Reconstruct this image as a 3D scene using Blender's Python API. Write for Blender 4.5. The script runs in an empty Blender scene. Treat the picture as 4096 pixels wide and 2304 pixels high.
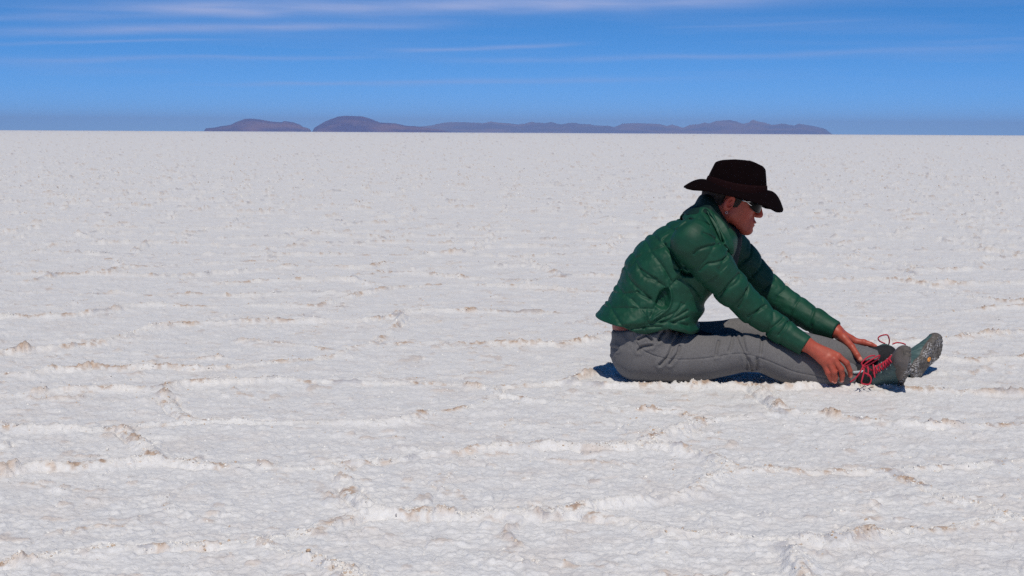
import bpy, math, random
import numpy as np
from mathutils import Vector, Matrix, Euler

sc = bpy.context.scene
COL = sc.collection
R = math.radians

# ---------------------------------------------------------------- camera
FPX = 5650.0                      # focal length in pixels of the 4096 wide photograph
CAM = np.array([0.0, -5.0, 0.88])
PITCH, ROLL = R(6.277), R(0.294)
cam_d = bpy.data.cameras.new('camera')
cam_d.sensor_width = 36.0
cam_d.lens = FPX / 4096.0 * 36.0
cam_d.clip_start = 0.05
cam_d.clip_end = 400000.0
cam = bpy.data.objects.new('camera', cam_d)
COL.objects.link(cam)
CM = Matrix.Rotation(R(90) - PITCH, 3, 'X') @ Matrix.Rotation(ROLL, 3, 'Z')
cam.matrix_world = Matrix.Translation(Vector(CAM)) @ CM.to_4x4()
sc.camera = cam
CMN = np.array(CM)

# ---------------------------------------------------------------- sky and sun
SUN_FROM = np.array([0.0, -0.62, 1.0]); SUN_FROM /= np.linalg.norm(SUN_FROM)
SUN_EL = math.asin(SUN_FROM[2]); SUN_AZ = math.atan2(SUN_FROM[0], SUN_FROM[1])
world = bpy.data.worlds.new('World'); sc.world = world; world.use_nodes = True
wn = world.node_tree; wn.nodes.clear()
def wnode(t, **k):
    n = wn.nodes.new(t)
    for a, b in k.items(): setattr(n, a, b)
    return n
def wmath(op, a, b=None, c=None, clamp=False):
    n = wn.nodes.new('ShaderNodeMath'); n.operation = op; n.use_clamp = clamp
    for i, v in enumerate((a, b, c)):
        if v is None: continue
        if isinstance(v, (int, float)): n.inputs[i].default_value = v
        else: wn.links.new(v, n.inputs[i])
    return n.outputs[0]
tc = wnode('ShaderNodeTexCoord')
sep = wnode('ShaderNodeSeparateXYZ'); wn.links.new(tc.outputs['Generated'], sep.inputs[0])
sky = wnode('ShaderNodeTexSky'); sky.sky_type = 'NISHITA'; sky.sun_disc = False
sky.sun_elevation = SUN_EL; sky.sun_rotation = SUN_AZ
sky.altitude = 3650; sky.air_density = 1.0; sky.dust_density = 0.0; sky.ozone_density = 3.0
# thin cirrus, laid out by azimuth (radians, 0 = straight ahead) and elevation
az = wmath('ARCTAN2', sep.outputs[0], sep.outputs[1])
el = wmath('ARCSINE', sep.outputs[2])
cmb = wnode('ShaderNodeCombineXYZ')
wn.links.new(az, cmb.inputs[0]); wn.links.new(wmath('MULTIPLY', el, 9.0), cmb.inputs[1])
def wnoise(scale, detail=3.0, off=0.0, dist=0.0, vec=None):
    n = wn.nodes.new('ShaderNodeTexNoise'); n.noise_dimensions = '3D'
    n.inputs['Scale'].default_value = scale; n.inputs['Detail'].default_value = detail
    n.inputs['Distortion'].default_value = dist
    m = wn.nodes.new('ShaderNodeVectorMath'); m.operation = 'ADD'
    m.inputs[1].default_value = (off, off * .7, off * .3)
    wn.links.new(vec or cmb.outputs[0], m.inputs[0]); wn.links.new(m.outputs[0], n.inputs['Vector'])
    return n.outputs[0]
def wmap(v, a, b, c, d):
    n = wn.nodes.new('ShaderNodeMapRange'); n.interpolation_type = 'SMOOTHSTEP'
    wn.links.new(v, n.inputs[0])
    for i, x in enumerate((a, b, c, d)): n.inputs[i + 1].default_value = x
    return n.outputs[0]
wob = wmath('MULTIPLY', wmath('SUBTRACT', wnoise(7.0, 2.0, 3.0), 0.5), 0.010)
soft = wmap(wnoise(16.0, 4.0, 1.3), 0.25, 0.75, 0.55, 1.15)
ela = wmath('ADD', el, wob)
FD = FPX
def azel(px, py):
    return math.atan2(px - 2048, FD), math.atan2(530.5 + (px - 2048) * .0051 - py, FD)
# each streak: start px, end px, start row, end row, half thickness in px, strength
streaks = [(-200, 3700, 60, 12, 34, .85), (-400, 2000, 165, 100, 18, .75), (300, 1250, 30, 75, 20, .35),
           (1450, 2430, 212, 165, 9, .6), (-300, 1100, 205, 180, 7, .4), (-200, 1700, 262, 240, 9, .40),
           (1500, 3200, 252, 230, 13, .34), (2500, 4500, 240, 212, 13, .34), (2500, 3600, 120, 104, 6, .2),
           (500, 2800, 352, 312, 9, .42), (3500, 4500, 200, 180, 8, .2), (-300, 900, 100, 82, 14, .4),
           (1300, 3000, 5, 30, 22, .35)]
cl = None
for (x0, x1, y0, y1, th, st) in streaks:
    a0, e0 = azel(x0, y0); a1, e1 = azel(x1, y1); t = th / FD
    k = (e1 - e0) / (a1 - a0)
    line = wmath('MULTIPLY_ADD', wmath('SUBTRACT', az, a0), k, e0)
    d = wmath('DIVIDE', wmath('SUBTRACT', ela, line), t)
    g = wmath('EXPONENT', wmath('MULTIPLY', wmath('MULTIPLY', d, d), -1.0))
    L = (a1 - a0)
    e = wmath('MULTIPLY', wmap(az, a0, a0 + .35 * L, 0, 1), wmap(az, a1 - .3 * L, a1, 1, 0))
    v = wmath('MULTIPLY', wmath('MULTIPLY', g, e), st)
    cl = v if cl is None else wmath('ADD', cl, v)
cmb2 = wnode('ShaderNodeCombineXYZ')
wn.links.new(az, cmb2.inputs[0]); wn.links.new(wmath('MULTIPLY', el, 22.0), cmb2.inputs[1])
veil = wmap(wnoise(4.0, 5.0, 8.0, .3, cmb2.outputs[0]), .45, .8, 0, .22)
band = wmap(el, 0.012, 0.05, 0, 1)
cl = wmath('ADD', wmath('MULTIPLY', cl, soft), wmath('MULTIPLY', veil, band))
cl = wmath('MULTIPLY', cl, 0.78, clamp=True)
# sky colour: the Sky Texture, seen a little higher above the horizon as at 3650 m
lift = wnode('ShaderNodeCombineXYZ')
wn.links.new(sep.outputs[0], lift.inputs[0]); wn.links.new(sep.outputs[1], lift.inputs[1])
wn.links.new(wmath('ADD', wmath('MULTIPLY', sep.outputs[2], 2.1), 0.092), lift.inputs[2])
nrm = wnode('ShaderNodeVectorMath', operation='NORMALIZE'); wn.links.new(lift.outputs[0], nrm.inputs[0])
wn.links.new(nrm.outputs[0], sky.inputs[0])
hs = wnode('ShaderNodeHueSaturation'); hs.inputs['Saturation'].default_value = 1.33
hs.inputs['Value'].default_value = 1.08
wn.links.new(sky.outputs[0], hs.inputs['Color'])
mixc = wnode('ShaderNodeMix', data_type='RGBA')
# upper sky, out of view, dimmed on purpose to cut fill and darken shadows
upper_dim = wmap(el, 0.10, 0.55, 1.0, 0.42)
vsc = wnode('ShaderNodeVectorMath', operation='SCALE'); wn.links.new(hs.outputs[0], vsc.inputs[0]); wn.links.new(upper_dim, vsc.inputs['Scale'])
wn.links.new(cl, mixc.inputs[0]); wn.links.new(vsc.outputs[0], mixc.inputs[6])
mixc.inputs[7].default_value = (2.2, 2.85, 4.9, 1)
bg = wnode('ShaderNodeBackground'); bg.inputs[1].default_value = 0.15
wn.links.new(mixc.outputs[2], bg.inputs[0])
wo = wnode('ShaderNodeOutputWorld'); wn.links.new(bg.outputs[0], wo.inputs[0])

sun_d = bpy.data.lights.new('sun', 'SUN'); sun_d.energy = 3.35; sun_d.angle = R(0.53)
sun_d.color = (1.0, 0.935, 0.83)
sun = bpy.data.objects.new('sun', sun_d); COL.objects.link(sun)
sun.rotation_euler = Vector(SUN_FROM).to_track_quat('Z', 'Y').to_euler()
sun.location = (0, 0, 20)
sc.view_settings.view_transform = 'Standard'; sc.view_settings.look = 'None'
sc.view_settings.exposure = 0.0; sc.view_settings.gamma = 1.0
sc.view_settings.use_curve_mapping = False
sc.render.engine = 'CYCLES'
sc.cycles.use_denoising = False; sc.cycles.use_adaptive_sampling = False
sc.cycles.caustics_reflective = False; sc.cycles.caustics_refractive = False
sc.cycles.sample_clamp_indirect = 3.0; sc.cycles.blur_glossy = 1.0
sc.cycles.max_bounces = 6; sc.cycles.diffuse_bounces = 4; sc.cycles.volume_bounces = 0

# ---------------------------------------------------------------- measuring helpers
def ray(px, py):
    v = np.array([(px - 2048) / FPX, -(py - 1152) / FPX, -1.0])
    return CMN @ v
def W(px, py, Y):
    """world point seen at (px, py) lying in the upright plane y = Y"""
    d = ray(px, py); t = (Y - CAM[1]) / d[1]
    return CAM + d * t
def G(px, py):
    d = ray(px, py); t = -CAM[2] / d[2]
    return CAM + d * t

def hash2(ix, iy, seed=0):
    h = (ix.astype(np.int64) * 374761393 + iy.astype(np.int64) * 668265263 + seed * 2147483647 * 7 + 1013904223)
    h = (h ^ (h >> 13)) * 1274126177
    h = h & 0x7fffffff
    h = ((h ^ (h >> 16)) * 73856093) & 0x7fffffff
    return (h % 1000003) / 1000003.0
def vnoise2(x, y, seed=0):
    ix = np.floor(x); iy = np.floor(y); fx = x - ix; fy = y - iy
    ix = ix.astype(np.int64); iy = iy.astype(np.int64)
    ux = fx * fx * fx * (fx * (fx * 6 - 15) + 10); uy = fy * fy * fy * (fy * (fy * 6 - 15) + 10)
    a = hash2(ix, iy, seed); b = hash2(ix + 1, iy, seed)
    c = hash2(ix, iy + 1, seed); d = hash2(ix + 1, iy + 1, seed)
    return (a + (b - a) * ux) * (1 - uy) + (c + (d - c) * ux) * uy
def fbm2(x, y, oct=4, seed=0, gain=.5):
    s = 0; a = 1; t = 0
    for o in range(oct):
        c, sn = math.cos(.6 * o + .3), math.sin(.6 * o + .3)
        s = s + a * vnoise2((x * c - y * sn) * 2 ** o + 17.3 * o, (x * sn + y * c) * 2 ** o - 9.1 * o, seed + o)
        t += a; a *= gain
    return s / t
def sstep(a, b, x):
    t = np.clip((x - a) / (b - a), 0, 1); return t * t * (3 - 2 * t)

# ---------------------------------------------------------------- mesh helpers
def new_mesh(name, verts, faces, mat=None, parent=None, origin=None, smooth=True):
    verts = np.asarray(verts, dtype=np.float32)
    if origin is not None: verts = verts - np.asarray(origin, dtype=np.float32)
    me = bpy.data.meshes.new(name)
    if isinstance(faces, np.ndarray):
        n, k = faces.shape
        me.vertices.add(len(verts)); me.vertices.foreach_set('co', verts.ravel())
        me.loops.add(n * k); me.loops.foreach_set('vertex_index', faces.astype(np.int32).ravel())
        me.polygons.add(n)
        me.polygons.foreach_set('loop_start', np.arange(0, n * k, k, dtype=np.int32))
        me.polygons.foreach_set('loop_total', np.full(n, k, dtype=np.int32))
        me.update(calc_edges=True)
    else:
        me.from_pydata([tuple(v) for v in verts], [], faces); me.update()
    me.validate()
    if smooth: me.polygons.foreach_set('use_smooth', np.ones(len(me.polygons), dtype=bool))
    o = bpy.data.objects.new(name, me); COL.objects.link(o)
    if mat is not None: me.materials.append(mat)
    if parent is not None: o.parent = parent
    elif origin is not None: o.location = tuple(origin)
    return o
def set_col(o, name, arr):
    a = o.data.attributes.new(name, 'FLOAT_COLOR', 'POINT')
    c = np.ones((len(arr), 4), dtype=np.float32); arr = np.asarray(arr)
    if arr.ndim == 1: c[:, :3] = arr[:, None]
    else: c[:, :arr.shape[1]] = arr
    a.data.foreach_set('color', c.ravel())
def tag(o, label=None, cat=None, group=None, kind=None):
    if label: o['label'] = label
    if cat: o['category'] = cat
    if group: o['group'] = group
    if kind: o['kind'] = kind
    return o

# material helper
class M:
    def __init__(s, name):
        s.m = bpy.data.materials.new(name); s.m.use_nodes = True
        s.t = s.m.node_tree; s.b = s.t.nodes['Principled BSDF']; s._tc = None
        s.out = s.t.nodes['Material Output']
    def n(s, t, **k):
        x = s.t.nodes.new(t)
        for a, b in k.items(): setattr(x, a, b)
        return x
    def set(s, **k):
        for a, b in k.items():
            i = s.b.inputs[a.replace('_', ' ')]
            if isinstance(b, bpy.types.NodeSocket): s.t.links.new(b, i)
            else: i.default_value = b if not (isinstance(b, tuple) and len(b) == 3) else (*b, 1)
        return s
    def obj(s, scale=None):
        if not s._tc: s._tc = s.n('ShaderNodeTexCoord')
        o = s._tc.outputs['Object']
        if scale:
            m = s.n('ShaderNodeMapping'); m.inputs['Scale'].default_value = scale
            s.t.links.new(o, m.inputs[0]); o = m.outputs[0]
        return o
    def noise(s, scale, detail=3, rough=.5, vec=None, dist=0, out=0):
        x = s.n('ShaderNodeTexNoise'); x.inputs['Scale'].default_value = scale
        x.inputs['Detail'].default_value = detail; x.inputs['Roughness'].default_value = rough
        x.inputs['Distortion'].default_value = dist
        s.t.links.new(vec or s.obj(), x.inputs['Vector']); return x.outputs[out]
    def vor(s, scale, vec=None, feature='F1', out=0):
        x = s.n('ShaderNodeTexVoronoi', feature=feature); x.inputs['Scale'].default_value = scale
        s.t.links.new(vec or s.obj(), x.inputs['Vector']); return x.outputs[out]
    def map(s, v, a, b, c=0, d=1):
        x = s.n('ShaderNodeMapRange'); s.t.links.new(v, x.inputs[0])
        for i, q in enumerate((a, b, c, d)): x.inputs[i + 1].default_value = q
        return x.outputs[0]
    def math(s, op, a, b=0.0, c=0.0):
        x = s.n('ShaderNodeMath', operation=op)
        for i, v in enumerate((a, b, c)):
            if isinstance(v, (int, float)): x.inputs[i].default_value = v
            else: s.t.links.new(v, x.inputs[i])
        return x.outputs[0]
    def mix(s, f, a, b, mode='MIX'):
        x = s.n('ShaderNodeMix', data_type='RGBA', blend_type=mode)
        for i, v in ((0, f), (6, a), (7, b)):
            if isinstance(v, bpy.types.NodeSocket): s.t.links.new(v, x.inputs[i])
            elif i == 0: x.inputs[0].default_value = v
            else: x.inputs[i].default_value = (*v, 1)
        return x.outputs[2]
    def attr(s, name):
        x = s.n('ShaderNodeAttribute'); x.attribute_name = name; return x.outputs
    def bump(s, h, strength=.5, dist=.01, normal=None):
        x = s.n('ShaderNodeBump'); x.inputs['Strength'].default_value = strength
        x.inputs['Distance'].default_value = dist; s.t.links.new(h, x.inputs['Height'])
        if normal: s.t.links.new(normal, x.inputs['Normal'])
        return x.outputs[0]
# ---------------------------------------------------------------- salt flat
S = 4096 / 2576.0
RID = [
 [(0,1432),(90,1412),(170,1400),(240,1390),(330,1395),(400,1388),(470,1380),(560,1378),(650,1368),(700,1362),(760,1350),(840,1330),(900,1310),(960,1300),(1040,1305),(1180,1308),(1330,1308),(1400,1303),(1440,1298),(1480,1290),(1540,1278),(1660,1268),(1720,1255),(1760,1240),(1790,1215),(1830,1195),(1880,1190),(1930,1185)],
 [(-300,1449),(0,1432)],
 [(1440,1298),(1500,1310),(1580,1322),(1660,1345),(1760,1352),(1880,1365),(1960,1372),(1985,1385),(2010,1410),(2020,1449),(2060,1520)],
 [(1985,1375),(2050,1378),(2130,1372),(2230,1350),(2330,1345),(2400,1335),(2500,1320),(2576,1315),(2800,1290)],
 [(-200,1210),(0,1200),(50,1190),(90,1185),(160,1182),(220,1178),(300,1172),(360,1165),(430,1168),(500,1180),(560,1180),(640,1178),(740,1185),(820,1180),(860,1170),(930,1167),(1000,1160),(1080,1148),(1180,1143),(1250,1135),(1320,1128),(1380,1128),(1480,1132),(1560,1130),(1620,1120),(1670,1105),(1720,1085),(1760,1062),(1820,1056),(1900,1052),(1960,1048),(2040,1045),(2140,1058),(2240,1070),(2330,1078),(2450,1080),(2600,1070),(2800,1085)],
 [(1620,1125),(1690,1135),(1760,1150),(1800,1162),(1850,1193)],
 [(1930,1185),(2030,1190),(2140,1190),(2230,1190),(2260,1195),(2300,1182),(2380,1175),(2440,1178),(2500,1172),(2600,1166),(2800,1175)],
 [(2240,1195),(2290,1215),(2340,1235),(2400,1262),(2450,1275),(2500,1290),(2560,1310)],
 [(410,1000),(430,1020),(450,1045),(470,1065)],
 [(-200,1090),(0,1085),(80,1088),(160,1088),(240,1085),(310,1083),(360,1077),(420,1072),(480,1066),(540,1066),(700,1068),(800,1065),(880,1068),(960,1070),(1040,1060),(1100,1040),(1140,1035),(1210,1020),(1240,1000),(1235,982)],
 [(310,1085),(330,1100),(350,1115),(370,1140),(390,1165)],
 [(-200,1010),(0,1000),(60,998),(150,990),(230,985),(330,985),(400,985),(440,975),(480,970),(560,970),(620,968),(680,962),(740,962),(840,965),(940,970),(1040,968),(1140,972),(1230,980),(1300,975),(1360,970),(1420,965),(1480,945),(1500,930),(1540,918),(1600,912)],
 [(1420,966),(1500,972),(1600,976),(1700,977),(1800,979),(1900,981),(2010,979),(2060,974),(2110,972),(2160,977),(2230,980),(2330,988),(2460,995),(2576,998),(2800,990)],
 [(1905,981),(1925,1010),(1945,1030),(1960,1046)],
 [(-200,940),(0,945),(70,950),(130,935),(190,935),(240,930),(300,935),(360,930),(440,928),(480,935),(560,930),(640,920),(700,912),(780,908),(860,895),(870,880),(920,873),(980,870),(1030,865),(1100,865),(1250,868),(1400,872),(1480,862),(1540,845)],
 [(600,862),(700,868),(790,880),(862,893)],
 [(-200,900),(0,895),(60,890),(120,885),(180,880),(230,875),(290,862),(330,845),(380,830),(450,822),(520,820),(620,815),(700,812),(760,815),(850,812),(900,812),(990,800),(1010,790),(1100,785),(1300,790),(1400,790)],
 [(0,803),(80,802),(160,800),(220,792),(280,785),(320,775),(380,772),(500,776),(640,772),(800,775),(900,745),(930,740),(980,728),(1050,722),(1130,718),(1250,722),(1330,726),(1450,735)],
 [(990,832),(1005,812),(1010,792)], [(990,832),(960,850),(930,872)],
 [(200,745),(300,738),(380,748),(450,742),(600,748),(760,740),(900,745)],
 [(2200,740),(2290,738),(2400,744),(2480,757),(2540,765),(2700,760)],
 [(2110,800),(2230,803),(2330,800),(2480,780),(2700,770)],
 [(2200,870),(2330,866),(2450,850),(2576,838),(2700,845)],
 [(2340,905),(2450,915),(2576,905),(2700,900)],
 [(1270,1000),(1350,1012),(1450,1020),(1560,1035),(1700,1040),(1760,1060)],
 [(870,1182),(862,1200),(880,1220),(890,1250),(920,1280),(940,1300)],
 [(650,1370),(690,1397),(760,1412),(860,1440),(900,1480)],
 [(-100,1135),(0,1130)],
]
segs = []
for pl in RID:
    pts = [G(x * S, y * S)[:2] for x, y in pl]
    for a, b in zip(pts[:-1], pts[1:]): segs.append((*a, *b))
segs = np.array(segs)
# distance field on a 12 mm grid
GX0, GX1, GY0, GY1, GH = -3.6, 3.8, -2.75, 3.2, 0.0125
gx = np.arange(GX0, GX1, GH); gy = np.arange(GY0, GY1, GH)
GXX, GYY = np.meshgrid(gx, gy)
dist = np.full(GXX.shape, 9.0)
for x0, y0, x1, y1 in segs:
    m = .45
    i0 = max(0, int((min(x0, x1) - m - GX0) / GH)); i1 = min(len(gx), int((max(x0, x1) + m - GX0) / GH) + 1)
    j0 = max(0, int((min(y0, y1) - m - GY0) / GH)); j1 = min(len(gy), int((max(y0, y1) + m - GY0) / GH) + 1)
    if i1 <= i0 or j1 <= j0: continue
    px = GXX[j0:j1, i0:i1] - x0; py = GYY[j0:j1, i0:i1] - y0
    dx, dy = x1 - x0, y1 - y0; L = dx * dx + dy * dy + 1e-12
    t = np.clip((px * dx + py * dy) / L, 0, 1)
    dd = np.hypot(px - t * dx, py - t * dy)
    dist[j0:j1, i0:i1] = np.minimum(dist[j0:j1, i0:i1], dd)
def bil(F, x, y, x0, y0, h):
    u = np.clip((x - x0) / h, 0, F.shape[1] - 1.001); v = np.clip((y - y0) / h, 0, F.shape[0] - 1.001)
    i = u.astype(np.int64); j = v.astype(np.int64); a = u - i; b = v - j
    return (F[j, i] * (1 - a) + F[j, i + 1] * a) * (1 - b) + (F[j + 1, i] * (1 - a) + F[j + 1, i + 1] * a) * b

def cell_edge(x, y, s, seed):
    x = x / s; y = y / s
    ix = np.floor(x).astype(np.int64); iy = np.floor(y).astype(np.int64)
    f1 = np.full(x.shape, 9.0); f2 = np.full(x.shape, 9.0)
    for a in (-1, 0, 1):
        for b in (-1, 0, 1):
            cx = ix + a; cy = iy + b
            px = cx + .12 + .76 * hash2(cx, cy, seed); py = cy + .12 + .76 * hash2(cx, cy, seed + 5)
            d = np.hypot(x - px, y - py)
            f2 = np.where(d < f1, f1, np.minimum(f2, d)); f1 = np.minimum(f1, d)
    return (f2 - f1) * .5 * s

def ground_fields(x, y):
    """height, stain, grey for world points"""
    r = np.hypot(x, y + 5)
    wx = (fbm2(x * 3, y * 3, 3, 11) - .5) * .10 + (vnoise2(x * 22, y * 22, 12) - .5) * .028
    wy = (fbm2(x * 3, y * 3, 3, 21) - .5) * .10 + (vnoise2(x * 22, y * 22, 22) - .5) * .028
    dt = bil(dist, x + wx * .35, y + wy * .35, GX0, GY0, GH)
    inside = (x > GX0 + .1) & (x < GX1 - .1) & (y > GY0 + .1) & (y < GY1 - .1)
    dt = np.where(inside, dt, 9.0)
    dv = cell_edge(x + wx * 1.6, y + wy * 1.6, .86, 3)
    traced = sstep(3.1, 2.6, y) * sstep(3.6, 3.3, np.abs(x - .1)) * sstep(-2.75, -2.55, y)
    dv = dv + traced * 9
    d = np.minimum(dt, dv)
    mod = fbm2(x * 2.1, y * 2.1, 3, 31)
    w = .016 + .022 * mod
    ridge = np.exp(-(d / w) ** 2)
    d2_ = cell_edge(x * 1.0 + wx * 2.2 + 3.1, y + wy * 2.2, .44, 17)
    sec = np.exp(-(d2_ / .016) ** 2) * sstep(.42, .62, fbm2(x * 2.6, y * 2.6, 2, 36)) * .55
    wide = np.exp(-(d / .13) ** 2)
    mod2 = vnoise2(x * 9, y * 9, 33)
    lum = 1 - np.abs(2 * fbm2(x * 24, y * 24, 3, 41) - 1)              # crumbly ridges
    lum2 = 1 - np.abs(2 * vnoise2(x * 62, y * 55, 43) - 1)
    crumb = .55 * lum + .45 * lum2
    amp = sstep(.30, .62, mod) * .75 + .30
    h = ridge * amp * (.006 + .010 * mod2 + .016 * (crumb - .35))
    h += wide * .003 + sec * (.004 + .010 * crumb * mod2)
    ridge = np.maximum(ridge, sec)
    crack = np.exp(-((d - w * 1.15) / .006) ** 2) * sstep(.52, .7, vnoise2(x * 6, y * 6, 35))
    h -= crack * .008
    # sharp isolated chunks standing on the ridges
    ch = sstep(.70, .86, vnoise2(x * 14 + 3, y * 14, 51)) * sstep(.5, .75, vnoise2(x * 3.3, y * 3.3, 52))
    h += ridge * ch * .010 * (.5 + lum2)
    # crust between the ridges: flat lumps a few centimetres across
    f1 = fbm2(x * 17, y * 19, 3, 61); f2 = vnoise2(x * 58, y * 64, 63)
    f3 = vnoise2(x * 110, y * 120, 64)
    b2_ = np.abs(2 * vnoise2(x * 42 + .6 * f1, y * 46 + .5 * f2, 65) - 1); b3_ = np.abs(2 * vnoise2(x * 85, y * 92 + .6 * f2, 66) - 1)
    h += .0060 * (f1 - .5) + .0030 * (f2 - .5) + .0046 * b2_ * (.5 + f1) + .0030 * b3_ + .0018 * (f3 - .5)
    h += .006 * (fbm2(x * .9, y * .9, 2, 71) - .5)
    # scattered little flakes and pits
    fl = sstep(.80, .93, vnoise2(x * 19, y * 24, 81))
    h += fl * .0045
    fade = 1 + .5 * sstep(6, 25, r)
    h = h * fade + ridge * amp * .012 * sstep(6, 20, r)
    # ochre stain on broken edges
    sn = fbm2(x * 12, y * 12, 3, 91); sn2 = vnoise2(x * 60, y * 60, 92)
    stain = ridge * sstep(.50, .66, sn) * sstep(.44, .70, sn2 * .5 + .3 * crumb + .25 * vnoise2(x * 95, y * 95, 93))
    stain = np.maximum(stain, .08 * ridge * sstep(.4, .7, mod))
    stain = np.maximum(stain, ridge * ch * .7)
    stain = np.maximum(stain, fl * sstep(.5, .7, vnoise2(x * 5, y * 5, 95)) * .35 * sstep(9, 5, r))
    stain = np.maximum(stain, .10 * sstep(.5, .8, fbm2(x * 11, y * 16, 2, 97)))
    stain = stain * (1 - .45 * sstep(6, 14, r))
    grey = ridge * sstep(.62, .8, vnoise2(x * 26, y * 26, 99)) * sstep(.5, .7, vnoise2(x * 4, y * 4, 98))
    whiter = ridge
    return h, np.clip(stain, 0, 1), np.clip(grey, 0, 1), whiter

rs = [0.0, .3, .6, .9, 1.2, 1.5, 1.7, 1.9, 2.05, 2.15, 2.25, 2.35, 2.42, 2.48, 2.53]
r_ = 2.56
while r_ < 15000:
    rs.append(r_)
    r_ += max(.0042, r_ * r_ / 1550.0) if r_ < 1500 else r_ * .6
rs.append(16300.0)
rs = np.array(rs[1:])
th = np.concatenate([np.linspace(-180, -90, 30)[:-1], np.linspace(-90, -40, 60)[:-1], np.linspace(-40, -21.5, 160)[:-1],
                     np.linspace(-21.5, 21.5, 960)[:-1], np.linspace(21.5, 40, 160)[:-1], np.linspace(40, 90, 60)[:-1],
                     np.linspace(90, 180, 30)[:-1]])
thr = np.radians(th)
RR, TT = np.meshgrid(rs, thr, indexing='ij')
X = RR * np.sin(TT); Y = RR * np.cos(TT) - 5.0
h = np.zeros(X.size); st = np.zeros(X.size); gr = np.zeros(X.size); wh = np.zeros(X.size)
xf, yf = X.ravel(), Y.ravel()
for a in range(0, X.size, 200000):
    b = a + 200000
    h[a:b], st[a:b], gr[a:b], wh[a:b] = ground_fields(xf[a:b], yf[a:b])
rf = RR.ravel()
h *= 1 - sstep(600, 3000, rf)
nr, nt = X.shape
idx = np.arange(nr * nt).reshape(nr, nt)
nx = np.roll(idx, -1, axis=1)
quads = np.stack([idx[:-1], nx[:-1], nx[1:], idx[1:]], axis=-1).reshape(-1, 4)
V = np.stack([xf, yf, h], axis=1)
# close the middle with a small disc
V = np.vstack([V, [[0, -5, 0]]])
ci = len(V) - 1
cap = np.stack([np.full(nt, ci), nx[0], idx[0], idx[0]], axis=-1)
F = [*map(tuple, ())]
ms = M('salt_crust')
A = ms.attr('crust')
sepc = ms.n('ShaderNodeSeparateColor'); ms.t.links.new(A[0], sepc.inputs[0])
stn, gry, whn = sepc.outputs[0], sepc.outputs[1], sepc.outputs[2]
n1 = ms.noise(9, 4, .6, vec=ms.obj((1, 1, 1)))
n2 = ms.noise(60, 3, .6)
base = ms.mix(ms.map(n1, .35, .7), (.69, .69, .70), (.765, .755, .75))
base = ms.mix(ms.math('MULTIPLY', whn, .34), base, (.86, .835, .79))
sp = ms.math('MULTIPLY', ms.map(ms.noise(44, 3, .65, vec=ms.obj((.6, 1, 1))), .67, .73), ms.map(n1, .38, .58, 0, .52))
och = ms.mix(ms.map(n2, .4, .65), (.56, .41, .30), (.34, .21, .13))
base = ms.mix(ms.math('MINIMUM', ms.math('ADD', stn, sp), .85), base, och)
base = ms.mix(ms.math('MULTIPLY', gry, .75), base, (.42, .42, .46))
ms.set(Base_Color=base, Roughness=.62, Specular_IOR_Level=.35)
b1 = ms.bump(ms.noise(60, 4, .7, dist=1.0), .8, .006)
b2 = ms.bump(ms.noise(190, 2, .6), .5, .0015, b1)
ms.set(Normal=b2)
tri = np.stack([np.full(nt, ci), nx[0], idx[0]], axis=-1)
me = bpy.data.meshes.new('salt_flat')
nq, ntr = len(quads), len(tri)
me.vertices.add(len(V)); me.vertices.foreach_set('co', V.astype(np.float32).ravel())
me.loops.add(nq * 4 + ntr * 3)
me.loops.foreach_set('vertex_index', np.concatenate([quads[:, ::-1].ravel(), tri[:, ::-1].ravel()]).astype(np.int32))
me.polygons.add(nq + ntr)
me.polygons.foreach_set('loop_start', np.concatenate([np.arange(nq) * 4, nq * 4 + np.arange(ntr) * 3]).astype(np.int32))
me.polygons.foreach_set('loop_total', np.concatenate([np.full(nq, 4), np.full(ntr, 3)]).astype(np.int32))
me.update(calc_edges=True)
me.polygons.foreach_set('use_smooth', np.ones(nq + ntr, dtype=bool))
ground = bpy.data.objects.new('ground', me); COL.objects.link(ground); me.materials.append(ms.m)
z1 = np.zeros(1)
set_col(ground, 'crust', np.stack([np.append(st, 0), np.append(gr, 0), np.append(wh, 0)], axis=1))
tag(ground, 'white salt crust with low broken ridges in polygons, stretching flat to the horizon', kind='structure')
del X, Y, RR, TT, xf, yf, V, quads
# ---------------------------------------------------------------- loose salt crumbs along the broken ridges
rng = np.random.default_rng(7)
ico = np.array([(0,0,1),(.894,0,.447),(.276,.851,.447),(-.724,.526,.447),(-.724,-.526,.447),(.276,-.851,.447),
                (.724,.526,-.447),(-.276,.851,-.447),(-.894,0,-.447),(-.276,-.851,-.447),(.724,-.526,-.447),(0,0,-1)])
icf = np.array([(0,1,2),(0,2,3),(0,3,4),(0,4,5),(0,5,1),(1,6,2),(2,7,3),(3,8,4),(4,9,5),(5,10,1),(6,7,2),(7,8,3),(8,9,4),(9,10,5),(10,6,1),(11,7,6),(11,8,7),(11,9,8),(11,10,9),(11,6,10)])
def scatter(n, r0, r1, power, keepf, s0, s1):
    a = np.radians(rng.uniform(-24, 24, n)); u = rng.random(n)
    r = r0 * (r1 / r0) ** (u ** power)
    x = r * np.sin(a); y = r * np.cos(a) - 5
    h_, st_, g_, w_ = ground_fields(x, y)
    k = keepf(x, y, w_, st_) > rng.random(n)
    sz = s0 + (s1 - s0) * rng.random(n) ** 3
    return x[k], y[k], h_[k], sz[k], st_[k], r[k]
A1 = scatter(520000, 2.6, 11, 1.0, lambda x, y, w, s: np.clip(w - .35, 0, 1) * (.10 + .45 * sstep(.5, .66, fbm2(x * 5, y * 5, 2, 201)) + .20 * s), .0016, .0065)
A2 = scatter(300000, 3.5, 70, 1.0, lambda x, y, w, s: .05 + .16 * w + .25 * (s > .3), .0018, .0055)
CX, CY, CZ, CS, CT, CR = [np.concatenate(q) for q in zip(A1, A2)]
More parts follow.
